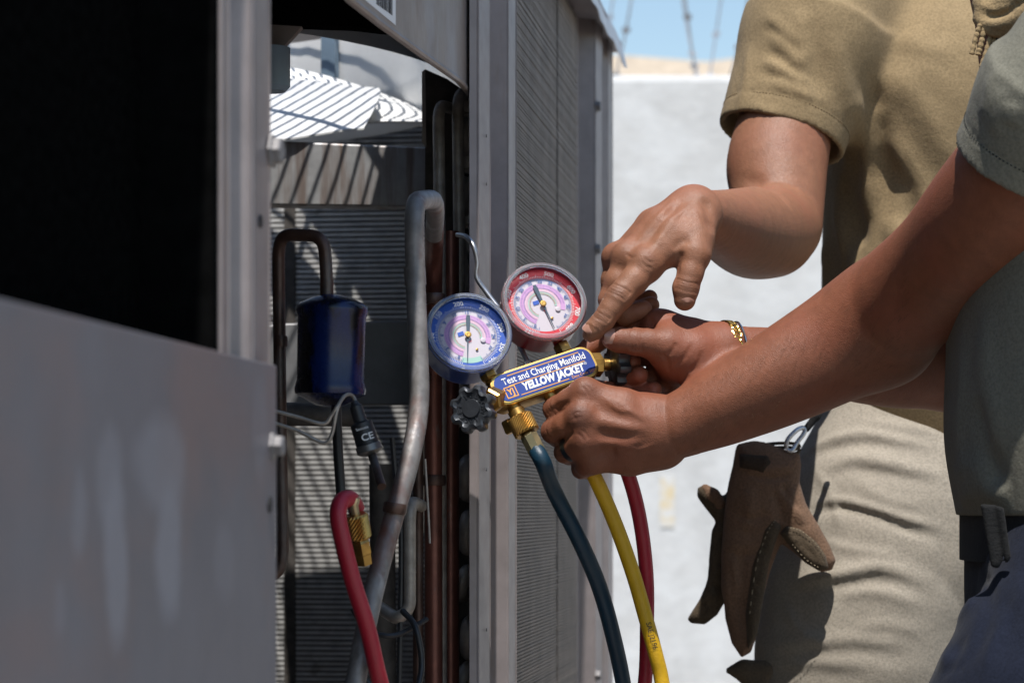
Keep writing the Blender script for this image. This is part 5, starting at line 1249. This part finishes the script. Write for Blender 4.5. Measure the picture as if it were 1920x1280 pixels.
# work gloves clipped to the belt
GD = 700
def G(c, d=GD): return [(a, b, d+(e[0] if e else 0), r) for a, b, r, *e in c]
org = q(1440, 850, GD)
g1, X = thing_field(None, 'work_glove', None, 0, 'coyote brown work glove hanging thumb outward from the belt clip', 'glove', org)
F = Field()
F.pad([(1386, 838), (1410, 836), (1440, 842), (1498, 850), (1500, 870), (1496, 905), (1510, 945), (1535, 985), (1556, 1022), (1567, 1050), (1560, 1068), (1540, 1072), (1510, 1055), (1480, 1025), (1460, 1000), (1450, 1030), (1438, 1080), (1426, 1140), (1419, 1190), (1408, 1222), (1390, 1232), (1372, 1205), (1360, 1160), (1355, 1100), (1353, 1040), (1360, 980), (1372, 920), (1384, 875)], GD, 0.0155)
F.ell(q(1425, 930, GD-10), (0.026, 0.016, 0.05), None, 0.02); F.chain(G([(1470, 940, 16, -14), (1505, 1000, 17, -14), (1540, 1045, 14, -10)]), 0.014); F.chain(G([(1385, 1020, 15, -14), (1376, 1100, 15, -14), (1388, 1200, 12, -8)]), 0.014); F.chain(G([(1418, 1020, 14, -14), (1408, 1100, 13, -14), (1404, 1190, 10, -8)]), 0.014)
for pl, a_, w_ in (([(1392, 1020), (1391, 1100), (1396, 1200)], -0.006, 0.004), ([(1418, 1040), (1410, 1110), (1406, 1170)], -0.004, 0.003), ([(1364, 1060), (1374, 1110), (1376, 1180)], -0.003, 0.003), ([(1384, 884), (1420, 894), (1460, 896), (1494, 886)], -0.003, 0.003), ([(1384, 868), (1430, 876), (1494, 872)], 0.0025, 0.005),
                   ([(1465, 905), (1480, 930), (1500, 960)], -0.003, 0.004), ([(1448, 915), (1462, 950), (1468, 985)], -0.0035, 0.004), ([(1380, 960), (1410, 972), (1446, 962)], -0.003, 0.004), ([(1362, 1030), (1390, 1042), (1430, 1032)], -0.003, 0.004), ([(1480, 915), (1488, 950), (1510, 985)], 0.003, 0.005), ([(1400, 910), (1406, 950), (1396, 1000)], 0.003, 0.006), ([(1360, 1100), (1385, 1110), (1420, 1104)], -0.002, 0.003)): F.line(pl, a_, w_)
F.flush(); F.ell(q(1444, 830, GD), (0.030, 0.007, 0.016), None, 0.003, True)
child(F.build('glove_shell', M_glove, 0.0017, g1), X)
F = Field(); F.pad([(1462, 1000), (1474, 984), (1500, 990), (1530, 1015), (1548, 1040), (1554, 1066), (1535, 1070), (1508, 1053), (1482, 1024)], GD-34, 0.0085)
for pl in ([(1490, 1012), (1515, 1030), (1534, 1052)], [(1480, 1000), (1500, 1005), (1520, 1022)]): F.line(pl, -0.0015, 0.003)
child(F.build('suede_thumb_patch', M_suede, 0.0015, g1), X)
F = Field(); F.pad([(1450, 968), (1466, 985), (1456, 1010), (1441, 1060), (1430, 1130), (1420, 1190), (1402, 1218), (1398, 1150), (1410, 1060), (1430, 990)], GD-32, 0.0085)
for pl in ([(1440, 1000), (1424, 1060), (1412, 1150)], [(1436, 1030), (1440, 1050)], [(1424, 1090), (1430, 1110)]): F.line(pl, -0.0015, 0.003)
child(F.build('suede_finger_patch', M_suede, 0.0015, g1), X)
F = Field(); F.pad([(1386, 850), (1440, 854), (1447, 868), (1432, 890), (1386, 876)], GD-38, 0.007)
child(F.build('cuff_tab', cloth('dark brown rubber', (0.05, 0.035, 0.025), weave=400), 0.0016, g1), X)
mb = MB()
for pl in ([(1476, 988), (1500, 995), (1526, 1017), (1544, 1042)], [(1484, 1020), (1508, 1047), (1534, 1064)], [(1452, 974), (1436, 1000), (1416, 1062), (1404, 1150)]):
    sp = spline([q(x, y, GD-34)+np.array((0, -0.0088, 0)) for x, y in pl], 9)
    for i in range(0, len(sp)-1, 2): mb.tube([sp[i], sp[i].lerp(sp[i+1], 0.8)], 0.0005, 4)
o = mb.build('stitching', cloth('pale thread', (0.30, 0.24, 0.16)), g1, X); o['kind'] = 'stuff'
for y0 in (834, 842):
    pts = [Vector(q(1442+57*math.cos(a), y0+8+10*math.sin(a)-6*math.cos(a), GD+20*math.sin(a)*-1)) for a in np.linspace(0, 2*math.pi, 33)]
    MB().tube(pts, 0.0018, 8, False).build('cuff_binding', M_suede, g1, X, smooth=True)
org = q(1345, 1000, 745)
g2, X = thing_field(None, 'work_glove', None, 0, 'second brown work glove behind the first, its fingers poking out to the left', 'glove', org)
F = Field()
F.pad([(1390, 880), (1366, 915), (1352, 945), (1340, 920), (1322, 908), (1308, 914), (1307, 930), (1322, 950), (1345, 978), (1340, 1010), (1334, 1050), (1338, 1095), (1320, 1118), (1300, 1142), (1288, 1160), (1296, 1168), (1322, 1170), (1345, 1152), (1358, 1130), (1376, 1125), (1390, 1000)], 760, 0.0115)
F.chain([(1360, 960, 748, 14), (1335, 930, 746, 12), (1320, 920, 746, 9)], 0.012); F.chain([(1350, 1000, 746, 14), (1344, 1070, 744, 13), (1330, 1115, 744, 12), (1306, 1152, 746, 10)], 0.012)
for pl in ([(1335, 1000), (1356, 1010), (1375, 1008)], [(1330, 1090), (1345, 1100), (1366, 1098)], [(1330, 960), (1345, 955), (1356, 940)], [(1340, 1040), (1352, 1060), (1350, 1090)], [(1316, 1130), (1330, 1138), (1340, 1148)]): F.line(pl, -0.003, 0.0035)
child(F.build('glove_shell', M_suede, 0.002, g2), X)
F = Field(); F.chain([(1350, 945, 742, 13), (1336, 928, 740, 13), (1322, 914, 742, 8)], 0.01); child(F.build('knit_patch', M_glove, 0.0022, g2), X)
# carabiner
cb = [(1474, 842, GD-24), (1477, 824, GD-24), (1494, 806, GD-14), (1506, 802, GD-6), (1508, 811, GD-6), (1494, 830, GD-14), (1484, 845, GD-24), (1474, 842, GD-24)]
o = MB().tube(spline([q(*p) for p in cb], 8), 0.0024, 10).build('carabiner', M_steel, None, smooth=True); tag(o, 'silver carabiner clipping the brown gloves to the khaki belt', 'carabiner')
F = Field(); F.chain([(1512, 804, GD, 7), (1530, 780, GD+6, 8), (1555, 745, GD+30, 8)], 0.004)
o = F.build('belt_strap', M_web, 0.002); tag(o, 'dark webbing strap running from the carabiner up to the belt', 'strap')
# pouch flap at the thigh
F = Field(); F.chain([(1366, 1256, GD+20, 6), (1395, 1250, GD+30, 14), (1430, 1256, GD+40, 20)], 0.01); F.chain([(1385, 1262, GD+26, 8), (1420, 1290, GD+36, 18), (1430, 1330, GD+40, 22)], 0.012)
o = F.build('thigh_pouch', M_suede, 0.0024); tag(o, 'pointed brown pouch flap on the thigh at the bottom edge', 'pouch')
# scarf of person B
so = q(1880, 60, -330)
sf, X = thing_field(None, 'neck_scarf', None, 0, 'tan scarf with knotted tassels hanging round the neck of the olive shirt', 'scarf', so)
M_scarf = cloth('tan woven scarf', (0.33, 0.235, 0.125), weave=260, strength=0.9)
F = Field()
F.chain([(1842, 8, -330, 20), (1870, 18, -350, 24), (1910, 4, -380, 26), (1960, -30, -420, 28), (2050, -50, -420, 30)], 0.006, n=3)
F.chain([(1838, 36, -335, 15), (1866, 52, -355, 20), (1905, 42, -385, 22), (1960, 10, -420, 24), (2040, -10, -420, 26)], 0.006, n=3)
F.chain([(1838, -22, -300, 22), (1850, -60, -250, 26), (1900, -90, -100, 28), (1980, -90, 0, 30)], 0.01, n=3)
for pl in ([(1835, 18), (1862, 30), (1905, 20)], [(1840, -2), (1866, 8), (1900, 0)], [(1836, 44), (1866, 62), (1905, 52)]): F.line(pl, -0.003, 0.003)
child(F.build('scarf_roll', M_scarf, 0.0024, sf), X)
for (pts, r) in (([(1846, 52), (1840, 80), (1834, 104)], 5.5), ([(1858, 62), (1850, 95), (1840, 126)], 5), ([(1866, 62), (1862, 100), (1864, 132)], 5.5), ([(1838, 46), (1830, 70), (1822, 102)], 5)):
    tp = spline([q(a, b, -350) for a, b in pts], 10); rs = [rp(r, -350)*(0.75+0.35*abs(math.sin(i*0.9))) for i in range(len(tp))]
    MB().tube(tp, rs, 10).build('tassel', M_scarf, sf, X, smooth=True)
M_chk = cloth('black and white weave', (0.05, 0.045, 0.04), second=(0.45, 0.4, 0.32), weave=300)
F = Field(); F.chain([(1872, 80, -340, 16), (1890, 72, -350, 20), (1925, 60, -370, 22)], 0.006); child(F.build('knotted_end', M_chk, 0.0024, sf), X)
for i in range(4):
    tp = spline([q(1876+i*14, 84, -352), q(1874+i*14, 104-i*5, -354), q(1870+i*14, 118-i*6, -352)], 6); MB().tube(tp, 0.0022, 8).build('tassel', M_chk if i % 2 else M_scarf, sf, X, smooth=True)
# black ring on the fist
c0 = q(1071, 840, -36); dr = q(1060, 847, -20)-q(1098, 829, -54)
o = MB().lathe([(0.0104, -0.0035), (0.0116, -0.0030), (0.0116, 0.0030), (0.0104, 0.0035), (0.0100, 0)], 40, Matrix.Translation(c0) @ zto(dr)).build('finger_ring', mk('black silicone', (0.008, 0.009, 0.011), 0.35), None, smooth=True)
tag(o, 'black band ring on the finger of the gripping fist', 'ring')
# bracelets on the far wrist
wc = q(1360, 656, 43); wd = q(1450, 664, 78)-q(1358, 657, 42); Mw = Matrix.Translation(Vector(wc)) @ zto(wd)
br = empty('gold_bracelet', Mw, 'gold chain link bracelet on the wrist behind the nearer forearm', 'bracelet')
RB = rp(51, 46); NL = 38
link_me = None
for i in range(NL):
    a = 2*math.pi*i/NL
    M = Matrix.Rotation(a, 4, 'Z') @ Matrix.Translation((RB+0.0012, 0, 0.0004*(-1)**i)) @ Matrix.Rotation(math.radians(35 if i % 2 else -35), 4, 'X') @ Matrix.Rotation(math.pi/2, 4, 'Y')
    if link_me is None:
        pts = [(0.0036*math.cos(t), 0.0030*math.sin(t), 0) for t in np.linspace(0, 2*math.pi, 17)]
        o = MB().tube(pts, 0.0011, 7, False).build('chain_link', M_gold, br, M, smooth=True); link_me = o.data
    else:
        o = bpy.data.objects.new('chain_link', link_me); COL.objects.link(o); o.parent = br; o.matrix_local = M
wc = q(1377, 657, 48); R2 = rp(53, 50)
pts = [Matrix.Translation(Vector(wc)) @ zto(wd) @ Vector((R2*math.cos(t), R2*math.sin(t), 0.002*math.sin(2*t))) for t in np.linspace(0, 2*math.pi, 49)]
o = MB().tube(pts, 0.0012, 8, False).build('silver_bangle', M_silv, None, smooth=True); tag(o, 'thin silver bangle beside the gold chain on the wrist', 'bangle')
# belt tail and flat buckle of person B (parts of the person)
F = Field(); F.pad([(1838, 944), (1866, 946), (1880, 1050), (1872, 1066), (1858, 1062)], -520, 0.0035); F.pad([(1868, 948), (1882, 950), (1896, 1046), (1886, 1058)], -528, 0.0028)
for i in range(9): F.line([(1842+i*2.2, 956+i*11), (1866+i*1.6, 955+i*11)], -0.0008, 0.0012)
child(F.build('belt_tail', M_web, 0.0014, pB), XB)
# fine hair along the nearer forearm
FB = Field(); FB.chain([(1238, 808, -28, 58), (1262, 801, -30, 60), (1310, 782, -34, 66), (1370, 754, -40, 77), (1470, 704, -50, 92), (1575, 646, -62, 104), (1653, 590, -100, 108), (1700, 560, -145, 110), (1780, 488, -260, 113)], 0.014, n=3)
random.seed(21); pp = []
while len(pp) < 460:
    t = random.random(); x = 1275+t*430; yc = 806-(x-1245)*0.485; rr = 62+t*46
    v_ = random.betavariate(1.6, 1.4)*2-1; pp.append((x, yc+v_*rr*0.95+6))
hp_ = FB.hits2(pp); mb = MB()
hp_ = np.array([p_ for p_ in hp_ if p_ is not None]); e = 0.0006
G_ = np.stack([FB.ev(hp_+e*ax, None, [])-FB.ev(hp_-e*ax, None, []) for ax in np.eye(3)], 1); G_ /= np.linalg.norm(G_, axis=1)[:, None]+1e-9
for p_, g_ in zip(hp_, G_):
    d_ = np.array((-0.55+random.uniform(-.3, .3), random.uniform(-.2, .2), -0.75+random.uniform(-.3, .3))); d_ = d_-g_*(d_@g_); d_ /= np.linalg.norm(d_); L = random.uniform(0.003, 0.0085)
    a = Vector(p_-g_*0.0006); b = a+Vector(d_*L*0.5+g_*L*0.34); c = a+Vector(d_*L+g_*L*0.42)
    mb.tube([a, b, c], [0.00009, 0.00007, 0.00003], 3, False)
o = mb.build('arm_hair', mk('fine brown hair', (0.07, 0.038, 0.022), 0.7, spec=0.1), pB, XB); o['kind'] = 'stuff'
